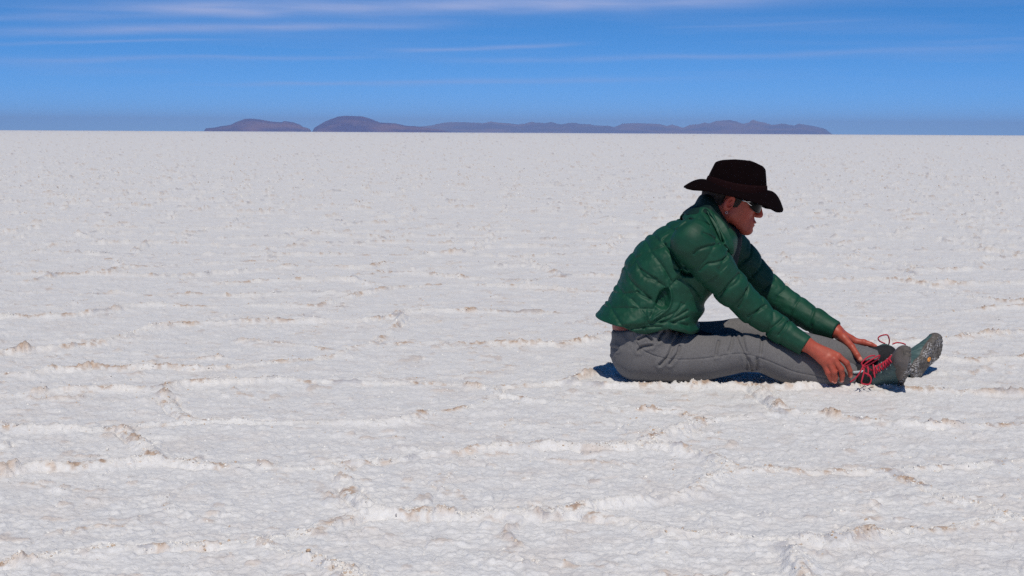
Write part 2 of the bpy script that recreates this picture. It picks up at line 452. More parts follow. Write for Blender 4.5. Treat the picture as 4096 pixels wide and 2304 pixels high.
CS = CS * (1 + sstep(7, 30, CR) * 2.6)
n = len(CX)
q = rng.normal(size=(n, 3, 3)); Q_, _ = np.linalg.qr(q)
sca = np.stack([np.ones(n), rng.uniform(.5, .95, n), rng.uniform(.3, .7, n)], 1) * CS[:, None]
jit = 1 + rng.uniform(-.28, .28, (n, 12, 1))
Vc = np.einsum('nij,nvj->nvi', Q_, ico[None] * jit * sca[:, None, :])
Vc += np.stack([CX, CY, CZ - CS * .10], 1)[:, None, :]
Fc = icf[None] + (np.arange(n) * 12)[:, None, None]
tone_ = rng.random(n)
och_ = np.where(rng.random(n) < .22 + .4 * CT, rng.uniform(.25, .9, n), rng.uniform(0, .12, n))
gy_ = np.where(rng.random(n) < .07, rng.uniform(.3, .8, n), 0)
mc = M('salt_crumb')
A_ = mc.attr('crust'); sp_ = mc.n('ShaderNodeSeparateColor'); mc.t.links.new(A_[0], sp_.inputs[0])
cb = mc.mix(sp_.outputs[2], (.68, .67, .66), (.86, .84, .80))
cb = mc.mix(sp_.outputs[0], cb, (.46, .30, .17)); cb = mc.mix(sp_.outputs[1], cb, (.30, .29, .31))
mc.set(Base_Color=cb, Roughness=.6, Specular_IOR_Level=.4)
mc.set(Normal=mc.bump(mc.noise(160, 3, .6), .6, .002))
crm = new_mesh('salt_crumbs', Vc.reshape(-1, 3), Fc.reshape(-1, 3), mc.m, smooth=False)
set_col(crm, 'crust', np.repeat(np.stack([och_, gy_, tone_], 1), 12, axis=0))
tag(crm, 'loose broken crumbs of white and ochre salt along the ridges', kind='stuff')
print('crumbs', n)
# ---------------------------------------------------------------- far hills
mh = M('hazed_hill_rock')
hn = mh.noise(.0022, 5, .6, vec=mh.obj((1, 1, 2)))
mh.set(Base_Color=mh.mix(mh.map(hn, .46, .62), (.050, .018, .120), (.20, .095, .14)), Roughness=.95, Specular_IOR_Level=.1)  # blue-violet of the distance haze is partly painted into the rock colour
def hill(name, prof, D, depth, label, seed, kind='structure'):
    prof = np.array(prof, float)
    n = 620; xs = np.linspace(prof[0, 0], prof[-1, 0], n)
    hor = 530.5 + (xs - 2048) * .0051
    up = (hor - np.interp(xs, prof[:, 0], prof[:, 1])) / FPX
    up = np.maximum(up, 0) * np.clip(np.minimum(np.arange(n), n - 1 - np.arange(n)) / 9.0, 0, 1) ** .6
    m = 27; vs = np.linspace(0, 1, m)
    V = np.zeros((n, m, 3))
    az_ = (xs - 2048) / FPX
    end = np.minimum(1, np.minimum(np.arange(n), n - 1 - np.arange(n)) / 25.0)
    for j, v in enumerate(vs):
        dd = D + depth * (v - .5) * (.25 + .75 * end)
        X = az_ * dd
        if v <= .5: s = (v / .5); s = s ** .8
        else: s = ((1 - v) / .5) ** .9
        H = up * (D) * s + .88 * s
        nz = fbm2(X / (D * .010) + seed, np.full(n, v * 5.0), 4, seed) - .5
        rid = 1 - np.abs(2 * fbm2(X / (D * .006), np.full(n, v * 1.6), 3, seed + 9) - 1)
        env = s * (1 - s) * 4
        H = H * (1 + env * (.35 * nz + .35 * (rid - .6)))
        if abs(v - .5) > 1e-6: H = np.minimum(H, (up * D + .88) * .94)
        V[:, j, 0] = X; V[:, j, 1] = dd - 5; V[:, j, 2] = np.maximum(H, 0) - (1.0 if j in (0, m - 1) else 0)
    idx = np.arange(n * m).reshape(n, m)
    q = np.stack([idx[:-1, :-1], idx[1:, :-1], idx[1:, 1:], idx[:-1, 1:]], -1).reshape(-1, 4)
    c = V.reshape(-1, 3).mean(0); c[2] = 0
    o = new_mesh(name, V.reshape(-1, 3), q, mh.m, origin=c)
    tag(o, label, kind=kind); return o
sc1 = 1400 / 2576.0
def hp(l, x0=700, y0=400, s=sc1): return [(x0 + u * s, y0 + v * s) for u, v in l]
hill('hill', hp([(222,214),(250,207),(300,203),(330,196),(420,182),(460,162),(525,139),(580,139),(650,147),(720,160),(785,164),(815,156),(880,166),(925,182),(945,198),(1005,216)]), 9000, 900,
     'low dark purple island hill, leftmost on the horizon', 1)
hill('hill', hp([(1014,217),(1035,200),(1110,158),(1205,122),(1270,117),(1380,122),(1430,136),(1510,166),(1620,172),(1700,190),(1770,193),(1850,205),(1950,218),(2030,236)]), 8600, 1000,
     'rounded dark purple island hill, the tallest on the horizon', 2)
a = hp([(1620,236),(1740,205),(1800,196),(1880,188),(1950,172),(2020,163),(2100,164),(2230,168),(2260,171),(2320,159),(2380,168),(2450,172),(2520,181),(2570,176)])
b = hp([(0,157),(110,168),(160,163),(215,150),(240,157),(265,155),(300,160),(345,152),(410,168),(470,158),(510,157),(540,165),(610,167),(640,175),(740,178),(775,186),(830,163),(930,159),(1060,164),(1080,165),(1135,179),(1165,168),(1245,191),(1290,172),(1360,165),(1390,154),(1420,162),(1475,144),(1560,138),(1600,146),(1650,163),(1690,156),(1720,136),(1760,150),(1800,155),(1850,172),(1920,162),(2005,176),(2030,163),(2110,175),(2200,193),(2265,222)], 2000, 400, 1500 / 2576.0)
hill('mountain_range', a[:-1] + b[1:], 14500, 2600, 'long jagged blue purple mountain range across the middle of the horizon', 3)

# thin air between here and the hills
def box(name, lo, hi, mat):
    v = [(x, y, z) for x in (lo[0], hi[0]) for y in (lo[1], hi[1]) for z in (lo[2], hi[2])]
    f = [(0,1,3,2),(4,6,7,5),(0,4,5,1),(2,3,7,6),(0,2,6,4),(1,5,7,3)]
    return new_mesh(name, v, f, mat, smooth=False)
mv = bpy.data.materials.new('air'); mv.use_nodes = True; mv.node_tree.nodes.clear()
pv = mv.node_tree.nodes.new('ShaderNodeVolumePrincipled')
pv.inputs['Color'].default_value = (.44, .62, 1.0, 1); pv.inputs['Anisotropy'].default_value = -.38; pv.inputs['Density'].default_value = 1.05e-4
mo = mv.node_tree.nodes.new('ShaderNodeOutputMaterial'); mv.node_tree.links.new(pv.outputs[0], mo.inputs['Volume'])
hz = box('haze', (-16500, -16500, -6), (16500, 16500, 150), mv)
tag(hz, kind='stuff')
# ---------------------------------------------------------------- implicit surface modelling
def surface(sdf, lo, hi, h, lip=1.0, B=14):
    """surface-nets mesh of sdf(P)=0 inside the box; only blocks near the surface are sampled"""
    lo = np.array(lo, float); hi = np.array(hi, float)
    nb = np.ceil((hi - lo) / (h * B)).astype(int)
    g = np.stack(np.meshgrid(*[np.arange(n) for n in nb], indexing='ij'), -1).reshape(-1, 3)
    c = lo + (g + .5) * B * h
    rad = B * h * .5 * 1.7321 + 2 * h
    keep = np.zeros(len(g), bool)
    for a in range(0, len(g), 200000):
        keep[a:a + 200000] = np.abs(sdf(c[a:a + 200000])) < rad * lip
    g = g[keep]
    n = B + 2
    ii = np.stack(np.meshgrid(*[np.arange(-1, B + 1)] * 3, indexing='ij'), -1)   # samples -1..B
    keys_all, vert_all, quad_all = [], [], []
    cor = [(i, j, k) for i in (0, 1) for j in (0, 1) for k in (0, 1)]
    edges = [(a, b) for a in range(8) for b in range(8) if a < b and sum(x != y for x, y in zip(cor[a], cor[b])) == 1]
    step = 40
    big = 1 << 20
    for s in range(0, len(g), step):
        gb = g[s:s + step]
        I = gb[:, None, None, None, :] * B + ii[None]
        P = lo + I * h
        D = sdf(P.reshape(-1, 3)).reshape(I.shape[:-1])
        cs = [D[:, i:i + n - 1, j:j + n - 1, k:k + n - 1] for i, j, k in cor]
        neg = sum((x < 0).astype(np.int8) for x in cs)
        act = (neg > 0) & (neg < 8)
        if not act.any(): continue
        w = np.argwhere(act)
        vals = np.stack([x[act] for x in cs], 1)
        acc = np.zeros((len(w), 3)); cnt = np.zeros(len(w))
        cr = np.array(cor, float)
        for a, b in edges:
            va, vb = vals[:, a], vals[:, b]
            m = (va < 0) != (vb < 0)
            t = np.where(m, va / np.where(m, va - vb, 1), 0)
            acc += np.where(m[:, None], cr[a] + (cr[b] - cr[a]) * t[:, None], 0); cnt += m
        pos = acc / cnt[:, None]
        cell = I[w[:, 0], w[:, 1], w[:, 2], w[:, 3]]
        keys_all.append((cell[:, 0] + 8) * big * big + (cell[:, 1] + 8) * big + (cell[:, 2] + 8))
        vert_all.append(lo + (cell + pos) * h)
        # quads around sample edges owned by samples 0..B-1
        C = D[:, 1:-1, 1:-1, 1:-1]
        Ic = I[:, 1:-1, 1:-1, 1:-1]
        for ax in range(3):
            sl = [slice(None), slice(1, -1), slice(1, -1), slice(1, -1)]
            sl[ax + 1] = slice(2, None)
            Dn = D[tuple(sl)]
            m = (C < 0) != (Dn < 0)
            if not m.any(): continue
            base = Ic[m]; ins = (C < 0)[m]
            u, v = [(1, 2), (2, 0), (0, 1)][ax]
            q = []
            for du, dv in ((0, 0), (-1, 0), (-1, -1), (0, -1)):
                t = base.copy(); t[:, u] += du; t[:, v] += dv
                q.append((t[:, 0] + 8) * big * big + (t[:, 1] + 8) * big + (t[:, 2] + 8))
            q = np.stack(q, 1)
            q[~ins] = q[~ins][:, ::-1]
            quad_all.append(q)
    K = np.concatenate(keys_all); Vv = np.concatenate(vert_all); Q = np.concatenate(quad_all)
    uk, first = np.unique(K, return_index=True)
    V = Vv[first]
    pos = np.searchsorted(uk, Q); pos = np.clip(pos, 0, len(uk) - 1)
    ok = (uk[pos] == Q).all(1)
    return V, pos[ok]

def smooth_verts(V, F, it=1, lam=.5):
    e = np.concatenate([F[:, [0, 1]], F[:, [1, 2]], F[:, [2, 3]], F[:, [3, 0]]])
    e = np.concatenate([e, e[:, ::-1]])
    cnt = np.bincount(e[:, 0], minlength=len(V)).astype(float); cnt[cnt == 0] = 1
    for _ in range(it):
        a = np.stack([np.bincount(e[:, 0], V[e[:, 1], k], minlength=len(V)) for k in range(3)], 1) / cnt[:, None]
        V = V + lam * (a - V)
    return V

def smin(a, b, k):
    h = np.maximum(k - np.abs(a - b), 0) / k
    return np.minimum(a, b) - h * h * k * .25
def smax(a, b, k): return -smin(-a, -b, k)
def cone(P, a, b, ra, rb):
    a = np.asarray(a, float); b = np.asarray(b, float)
    ba = b - a; L = ba @ ba; pa = P - a
    t = np.clip(pa @ ba / L, 0, 1)
    return np.sqrt(((pa - t[:, None] * ba) ** 2).sum(1)) - (ra + (rb - ra) * t)
def fcone(P, a, b, ra, rb, ax, sq):
    """cone flattened along the unit axis ax by the factor sq"""
    a = np.asarray(a, float); b = np.asarray(b, float); ax = np.asarray(ax, float)
    Q = P - (P @ ax)[:, None] * ax * (1 - 1 / sq)
    a2 = a - (a @ ax) * ax * (1 - 1 / sq); b2 = b - (b @ ax) * ax * (1 - 1 / sq)
    return cone(Q, a2, b2, ra, rb) * sq
def ell(P, c, r, F=None):
    q = P - np.asarray(c)
    if F is not None: q = q @ F
    r = np.asarray(r, float)
    k0 = np.sqrt(((q / r) ** 2).sum(1)); k1 = np.sqrt(((q / (r * r)) ** 2).sum(1))
    return k0 * (k0 - 1) / np.maximum(k1, 1e-9)
def chain(P, pts, k=.0, cum=False):
    """pts: list of (xyz, r). returns distance and arc length along the chain"""
    best = None; arc = None; s0 = 0
    for (a, ra), (b, rb) in zip(pts[:-1], pts[1:]):
        ba = b - a; L = ba @ ba; pa = P - a
        t = np.clip(pa @ ba / L, 0, 1)
        d = np.sqrt(((pa - t[:, None] * ba) ** 2).sum(1)) - (ra + (rb - ra) * t)
        s = s0 + np.clip(pa @ ba / L, -1 if s0 == 0 else 0, 3) * 0 + t * math.sqrt(L)
        if best is None: best, arc = d, s
        else:
            arc = np.where(d < best, s, arc); best = smin(best, d, k) if k else np.minimum(best, d)
        s0 += math.sqrt(L)
    return best, arc
def catmull(pts, n=6, closed=True):
    p = np.array(pts, float); N = len(p); out = []
    rng = range(N) if closed else range(N - 1)
    for i in rng:
        if closed: a, b, c, d = p[i - 1], p[i], p[(i + 1) % N], p[(i + 2) % N]
        else: a, b, c, d = p[max(i - 1, 0)], p[i], p[i + 1], p[min(i + 2, N - 1)]
        for t in np.linspace(0, 1, n, endpoint=False):
            out.append(.5 * ((2 * b) + (c - a) * t + (2 * a - 5 * b + 4 * c - d) * t * t + (3 * b - a - 3 * c + d) * t ** 3))
    if not closed: out.append(p[-1])
    return np.array(out)
class Poly2:
    """signed distance to a closed outline in the x-z plane, tabulated"""
    def __init__(s, pts, n=5, m=.12, h=.002, smooth=True, blur=0):
        p = catmull(pts, n) if smooth else np.array(pts, float)
        s.h = h; s.x0, s.z0 = p.min(0) - m; x1, z1 = p.max(0) + m
        xs = np.arange(s.x0, x1, h); zs = np.arange(s.z0, z1, h)
        Xg, Zg = np.meshgrid(xs, zs)
        D = np.full(Xg.shape, 9.0); ins = np.zeros(Xg.shape, bool)
        q = np.roll(p, -1, 0)
        for (ax, az_), (bx, bz) in zip(p, q):
            dx, dz = bx - ax, bz - az_; L = dx * dx + dz * dz + 1e-12
            t = np.clip(((Xg - ax) * dx + (Zg - az_) * dz) / L, 0, 1)
            D = np.minimum(D, (Xg - ax - t * dx) ** 2 + (Zg - az_ - t * dz) ** 2)
            c = (az_ > Zg) != (bz > Zg)
            if abs(dz) > 1e-12: ins ^= c & (Xg < dx * (Zg - az_) / dz + ax)
        s.D = np.where(ins, -1, 1) * np.sqrt(D)
        for _ in range(blur):
            s.D[1:-1, 1:-1] = (s.D[1:-1, 1:-1] * 4 + s.D[:-2, 1:-1] + s.D[2:, 1:-1] + s.D[1:-1, :-2] + s.D[1:-1, 2:]) / 8
    def __call__(s, x, z):
        u = np.clip((x - s.x0) / s.h, 0, s.D.shape[1] - 1.001); v = np.clip((z - s.z0) / s.h, 0, s.D.shape[0] - 1.001)
        ou = (x - s.x0) / s.h - u; ov = (z - s.z0) / s.h - v
        i = u.astype(np.int32); j = v.astype(np.int32); a = u - i; b = v - j; F = s.D
        r = (F[j, i] * (1 - a) + F[j, i + 1] * a) * (1 - b) + (F[j + 1, i] * (1 - a) + F[j + 1, i + 1] * a) * b
        return r + np.hypot(ou, ov) * s.h
class Lines2:
    """distance to a set of polylines in the x-z plane, tabulated"""
    def __init__(s, lines, lo, hi, h=.0015):
        s.h = h; s.x0, s.z0 = lo
        Xg, Zg = np.meshgrid(np.arange(lo[0], hi[0], h), np.arange(lo[1], hi[1], h))
        D = np.full(Xg.shape, 9.0)
        for l in lines:
            p = catmull(l, 4, closed=False) if len(l) > 2 else np.array(l, float)
            for (ax, az_), (bx, bz) in zip(p[:-1], p[1:]):
                i0 = max(0, int((min(ax, bx) - .05 - s.x0) / h)); i1 = int((max(ax, bx) + .05 - s.x0) / h)
                j0 = max(0, int((min(az_, bz) - .05 - s.z0) / h)); j1 = int((max(az_, bz) + .05 - s.z0) / h)
                if i1 <= i0 or j1 <= j0: continue
                xx = Xg[j0:j1, i0:i1]; zz = Zg[j0:j1, i0:i1]
                if xx.size == 0: continue
                dx, dz = bx - ax, bz - az_; L = dx * dx + dz * dz + 1e-12
                t = np.clip(((xx - ax) * dx + (zz - az_) * dz) / L, 0, 1)
                D[j0:j1, i0:i1] = np.minimum(D[j0:j1, i0:i1], np.hypot(xx - ax - t * dx, zz - az_ - t * dz))
        s.D = D
    def __call__(s, x, z):
        u = np.clip((x - s.x0) / s.h, 0, s.D.shape[1] - 1.001); v = np.clip((z - s.z0) / s.h, 0, s.D.shape[0] - 1.001)
        i = u.astype(np.int32); j = v.astype(np.int32); a = u - i; b = v - j; F = s.D
        return (F[j, i] * (1 - a) + F[j, i + 1] * a) * (1 - b) + (F[j + 1, i] * (1 - a) + F[j + 1, i + 1] * a) * b
def inflate(d2, y, Wd, Rd, p=2.0):
    """an outline (signed distance d2) given a rounded half width Wd over the rim depth Rd"""
    a = np.maximum(d2 / Rd + 1, 0); b = np.abs(y) / Wd
    return ((a ** p + b ** p) ** (1 / p) - 1) * np.minimum(Rd, Wd)
def tube(pts, r, sides=8, flat=1.0, taper=None, up=(0, 1, 0), n=5, closed_path=False):
    """swept tube (or ribbon when flat < 1) -> verts, faces"""
    p = catmull(pts, n, closed=closed_path); N = len(p); V = []; F = []
    T = np.gradient(p, axis=0); T /= np.linalg.norm(T, axis=1)[:, None] + 1e-9
    upv = np.array(up, float)
    for i in range(N):
        s = np.cross(T[i], upv); s /= np.linalg.norm(s) + 1e-9; u = np.cross(s, T[i])
        rr = r * (taper[min(i * len(taper) // N, len(taper) - 1)] if taper else 1)
        for k in range(sides):
            a = 2 * math.pi * k / sides
            V.append(p[i] + s * math.cos(a) * rr + u * math.sin(a) * rr * flat)
    for i in range(N - 1):
        for k in range(sides):
            F.append((i * sides + k, (i + 1) * sides + k, (i + 1) * sides + (k + 1) % sides, i * sides + (k + 1) % sides))
    if not closed_path:
        F.append(tuple(range(sides))); F.append(tuple((N - 1) * sides + k for k in reversed(range(sides))))
    return V, F
def join(parts):
    V, F = [], []
    for v, f in parts:
        o = len(V); V += list(v); F += [tuple(i + o for i in q) for q in f]
    return V, F
# ---------------------------------------------------------------- the person
BASE = np.array([0.62, 0.03, 0.0])
def XZ(px, py, Y=0.0):
    p = W(px, py, Y); return (p[0], p[2])
def outline(l, Y=0.0): return [XZ(a, b, Y) for a, b in l]
def c2(u, v): return (2350 + u / 2.415, 750 + v / 2.415)
def c3(u, v): return (2750 + u / 2.634, 900 + v / 2.634)
def c5(u, v): return (2350 + u / 2.7116, 1200 + v / 2.7116)
def h5(u, v): return (3100 + u / 5.175, 1300 + v / 5.175)
def interp_px(pts, Y):
    q = np.array([[W(a, 1300, Y)[0], b] for a, b in pts]); return lambda x: np.interp(x, q[:, 0], q[:, 1])
TY = 0.03                                    # middle plane of the trunk

def part(name, f, lo, hi, h, mat, parent, lip=1.0, sm=1, label=None):
    V, F_ = surface(f, lo, hi, h, lip)
    if sm: V = smooth_verts(V, F_, sm, .5)
    o = new_mesh(name, V, F_, mat, parent, BASE)
    if label: o['label'] = label
    return o, V

# ---- head frame
HO = W(2925, 775, TY)
hf = np.array([.956, 0, -.292]); hl = np.array([0, 1.0, 0]); hu = np.array([.292, 0, .956])
HF = np.stack([hf, hl, hu], 1)               # columns
def HP(f, l, u): return HO + hf * f + hl * l + hu * u

def head_sdf(P):
    q = (P - HO) @ HF                         # local forward, left, up
    s = q.copy(); s[:, 1] = np.abs(s[:, 1])
    d = ell(q, (.002, 0, .022), (.094, .074, .090))
    d = smin(d, ell(q, (.048, 0, -.005), (.058, .061, .070)), .03)          # front of the face
    d = smin(d, ell(s, (.036, .038, -.045), (.040, .026, .034)), .025)       # cheeks
    d = smin(d, cone(s, (.012, .046, -.072), (.082, .012, -.104), .016, .016), .028)  # jaw
    d = smin(d, cone(q, (.050, 0, -.055), (.083, 0, -.095), .036, .022), .03)
    d = smin(d, ell(q, (.097, 0, -.105), (.0165, .018, .0155)), .016)        # chin
    d = smin(d, ell(q, (.088, 0, -.076), (.024, .028, .024)), .014)          # mouth mound
    d = smin(d, ell(s, (.095, .022, .004), (.014, .024, .009)), .014)        # brow
    d = smax(d, -ell(s, (.112, .031, -.018), (.017, .020, .014)), .012)      # eye sockets
    d = smin(d, ell(s, (.088, .031, -.018), (.0125, .0125, .0125)), .004)    # eyes
    d = smin(d, cone(q, (.104, 0, -.004), (.121, 0, -.038), .0095, .0085), .012)  # nose
    d = smin(d, ell(q, (.1185, 0, -.0425), (.0110, .0095, .0095)), .012)
    d = smin(d, ell(s, (.110, .0115, -.047), (.0105, .0065, .0075)), .005)
    d = smax(d, -ell(s, (.116, .006, -.0535), (.006, .003, .004)), .003)
    d = smin(d, ell(q, (.1085, 0, -.0715), (.0085, .0235, .0050)), .005)     # lips
    d = smin(d, ell(q, (.1050, 0, -.0835), (.0085, .0200, .0052)), .005)
    d = smax(d, -ell(q, (.1160, 0, -.0778), (.013, .023, .0012)), .0025)
    d = smax(d, -ell(q, (.118, 0, -.0935), (.0075, .018, .0045)), .006)
    # ears
    e = s - np.array([-.010, .076, -.034])
    tilt = np.array([[.96, .0, .28], [0, 1, 0], [-.28, 0, .96]])
    e = e @ tilt
    e2 = e.copy(); e2[:, 1] -= .30 * (-e[:, 0])
    ear = ell(e2, (0, .004, 0), (.0185, .009, .031))
    ear = smax(ear, -ell(e2, (.003, .013, .004), (.0115, .010, .019)), .004)
    ear = smin(ear, cone(e2, (.004, .006, .012), (.002, .006, -.004), .0030, .003), .004)
    ear = smax(ear, -ell(e2, (.006, .010, -.006), (.006, .008, .007)), .003)
    d = smin(d, ear, .005)
    return d

def C(px, py, Y): return W(px, py, Y)
near_arm = [(C(2772, 965, -.155), .076), (C(2850, 1062, -.140), .068), (C(2927, 1155, -.118), .0585),
            (C(3010, 1236, -.100), .0505), (C(3122, 1320, -.118), .0425), (C(3211, 1377, -.152), .0365)]
far_arm = [(C(2868, 935, .19), .078), (C(2965, 1040, .215), .0635), (C(3083, 1172, .21), .0555),
           (C(3180, 1238, .165), .0495), (C(3262, 1286, .125), .0435), (C(3333, 1318, .090), .0360)]

# hands: joint chains
nh_w = C(3217, 1371, -.195)
NH = {
 'wrist': [(C(3150, 1334, -0.130), .030), (C(3222, 1374, -0.156), .0255)],
 'index': [(C(3352, 1424, -0.178), .0110), (C(3386, 1452, -0.182), .0100), (C(3399, 1482, -0.175), .0088), (C(3402, 1503, -0.167), .0076)],
 'middle': [(C(3336, 1438, -0.189), .0115), (C(3364, 1476, -0.193), .0105), (C(3369, 1502, -0.183), .0092), (C(3367, 1521, -0.171), .0080)],
 'ring': [(C(3317, 1449, -0.190), .0112), (C(3336, 1487, -0.192), .0103), (C(3341, 1510, -0.181), .0090), (C(3340, 1526, -0.170), .0078)],
 'little': [(C(3297, 1454, -0.183), .0105), (C(3311, 1490, -0.184), .0093), (C(3320, 1509, -0.176), .0083), (C(3326, 1522, -0.167), .0072)],
 'thumb': [(C(3262, 1398, -0.153), .0140), (C(3312, 1416, -0.125), .0120), (C(3352, 1440, -0.115), .0105), (C(3376, 1460, -0.115), .0090)],
}
FH = {
 'wrist': [(C(3290, 1290, 0.110), .030), (C(3342, 1323, 0.090), .0245)],
 'index': [(C(3423, 1366, 0.073), .0125), (C(3455, 1370, 0.063), .0115), (C(3482, 1378, 0.055), .0098), (C(3500, 1385, 0.051), .0080)],
 'middle': [(C(3416, 1372, 0.105), .0118), (C(3450, 1385, 0.121), .0105), (C(3462, 1410, 0.127), .009), (C(3464, 1430, 0.123), .008)],
 'ring': [(C(3402, 1380, 0.119), .0112), (C(3432, 1398, 0.133), .010), (C(3440, 1424, 0.135), .009), (C(3440, 1444, 0.127), .008)],
 'little': [(C(3388, 1386, 0.129), .0104), (C(3412, 1408, 0.138), .009), (C(3420, 1430, 0.136), .008), (C(3420, 1446, 0.129), .007)],
 'thumb': [(C(3372, 1350, 0.045), .0160), (C(3407, 1388, 0.005), .0120), (C(3427, 1419, -0.023), .0110), (C(3439, 1438, -0.029), .0102)],
}
def hand_sdf(P, H):
    w = H['wrist'][1][0]
    d = cone(P, H['wrist'][0][0], w, H['wrist'][0][1], H['wrist'][1][1])
    for f in ('index', 'middle', 'ring', 'little'):
        k = H[f][0]
        d = smin(d, cone(P, w, k[0], .0185, .0118), .012)
    for a, b in (('index', 'middle'), ('middle', 'ring'), ('ring', 'little')):
        ka, kb = H[a][0], H[b][0]
        d = smin(d, cone(P, ka[0] * .85 + w * .15, kb[0] * .85 + w * .15, .0105, .0105), .008)
    t = H['thumb']
    d = smin(d, cone(P, w, t[0][0], .018, t[0][1]), .012)
    d = smin(d, cone(P, t[0][0], H['index'][0][0] * .72 + w * .28, .0115, .0095), .012)
    for f in ('index', 'middle', 'ring', 'little', 'thumb'):
        c = H[f]; fd = None
        for (a, ra), (b, rb) in zip(c[:-1], c[1:]):
            x = cone(P, a, b, ra, rb); fd = x if fd is None else smin(fd, x, .003)
        for (a, ra) in c[1:2]:                                             # knuckle
            fd = smin(fd, np.sqrt(((P - a) ** 2).sum(1)) - ra * 1.04, .003)
        d = smin(d, fd, .0045)
    return d

def body_sdf(P):
    d = head_sdf(P)
    d = smin(d, cone(P, HP(-.030, 0, -.060), C(2835, 905, TY), .052, .052), .03)      # neck
    # trunk, arms and legs under the clothes
    sp = [(C(2575, 1405, .04), .080), (C(2590, 1260, TY), .090), (C(2640, 1110, TY), .105), (C(2745, 1000, TY), .092)]
    for (a, ra), (b, rb) in zip(sp[:-1], sp[1:]): d = smin(d, fcone(P, a, b, ra, rb, (0, 1, 0), 1.25), .03)
    d = smin(d, ell(P, C(2510, 1305, .04), (.055, .12, .055)), .03)
    for arm, H in ((near_arm, NH), (far_arm, FH)):
        a = [(p, r * .62) for p, r in arm]
        d = smin(d, chain(P, a)[0], .012)
    for leg in (near_leg_c, far_leg_c):
        d = smin(d, chain(P, leg)[0], .02)
    near = P[:, 1] < -.08
    hd = np.full(len(P), 9.0)
    m = (P[:, 0] > NH['wrist'][0][0][0] - .04)
    if m.any():
        Q = P[m]
        hd[m] = np.minimum(hand_sdf(Q, NH), hand_sdf(Q, FH))
    return smin(d, hd, .008)

# ---- trousers outlines
NLY = interp_px([(2450, -.02), (2600, -.03), (2990, -.078), (3400, -.103)], -.06)
NLW = interp_px([(2450, .10), (2600, .095), (2800, .088), (2990, .070), (3100, .067), (3250, .060), (3400, .047)], -.1)
NLR = interp_px([(2450, .10), (2600, .090), (2800, .080), (2990, .066), (3100, .069), (3250, .066), (3400, .043)], -.1)
FLY = interp_px([(2450, .12), (2600, .125), (2990, .105), (3200, .075), (3480, .04)], .1)
near_out = [(2453,1330),(2450,1362),(2446,1406),(2449,1436),(2461,1464),(2483,1493),(2516,1516),(2571,1529),(2645,1532),(2719,1531),(2793,1526),(2866,1510),(2922,1496),(2984,1481),(3032,1486),(3069,1502),(3106,1518),(3161,1538),(3200,1546),(3260,1550),(3340,1549),(3405,1546),(3450,1540),(3450,1460),(3405,1448),(3330,1422),(3250,1398),(3160,1374),(3100,1358),(3062,1345),(3021,1336),(2992,1331),(2955,1335),(2866,1340),(2811,1342),(2748,1336),(2680,1330),(2600,1322),(2530,1310),(2480,1305)]
far_out = [(2480,1330),(2500,1300),(2600,1295),(2700,1295),(2800,1293),(2885,1288),(2930,1280),(2966,1277),(3010,1282),(3060,1292),(3200,1322),(3330,1353),(3420,1372),(3490,1388),(3535,1400),(3530,1465),(3440,1490),(3360,1502),(3280,1503),(3200,1492),(3100,1468),(2990,1440),(2900,1452),(2800,1480),(2650,1495),(2540,1480)]
pelvis_out = [(2453,1290),(2455,1325),(2459,1347),(2450,1362),(2447,1406),(2449,1436),(2461,1464),(2483,1492),(2516,1512),(2571,1520),(2640,1515),(2690,1480),(2710,1420),(2700,1360),(2680,1310),(2650,1250),(2560,1230),(2470,1250)]
P_near = Poly2(outline(near_out, -.06)); P_far = Poly2(outline(far_out, .08)); P_pel = Poly2(outline(pelvis_out, .04))
near_leg_c = [(C(2555, 1432, -.03), .070), (C(2985, 1405, -.068), .042), (C(3120, 1440, -.08), .042), (C(3400, 1498, -.10), .028), (C(3500, 1500, -.105), .028)]
far_leg_c = [(C(2600, 1400, .125), .065), (C(2975, 1350, .105), .042), (C(3100, 1380, .09), .042), (C(3470, 1435, .045), .027), (C(3560, 1440, .05), .027)]
fold_px = [[(1080,375),(1000,450),(930,540),(880,620),(790,710)], [(1010,420),(940,500),(890,610)], [(1620,380),(1580,480),(1540,560)],
           [(1640,400),(1650,470),(1680,540),(1720,620)], [(1700,380),(1705,480),(1720,560)], [(1740,640),(1790,740),(1810,780)], [(1840,640),(1850,760)], [(1730,640),(1745,760)],
           [(640,375),(690,430),(700,450)], [(760,350),(660,380),(560,440)], [(780,450),(800,400),(850,360)], [(330,565),(285,590),(270,640)],
           [(1440,470),(1410,540),(1400,600)], [(1920,430),(1890,520),(1880,580)], [(560,560),(600,520),(700,500)], [(900,700),(980,600),(1010,520)]]
seam_px = [(510,365),(530,450),(570,520),(680,590),(800,630),(1000,655),(1200,645),(1400,620),(1600,587),(1750,597),(1900,640),(2100,720),(2250,780),(2500,830),(2800,900)]
FL = Lines2([outline([c5(*q) for q in l], -.15) for l in fold_px], (.2, -.05), (1.7, .45))
SL = Lines2([outline([c5(*q) for q in seam_px], -.15)], (.2, -.05), (1.7, .45))
ANK_N = C(3424, 1498, -.10)[0]; ANK_F = C(3502, 1430, .045)[0]

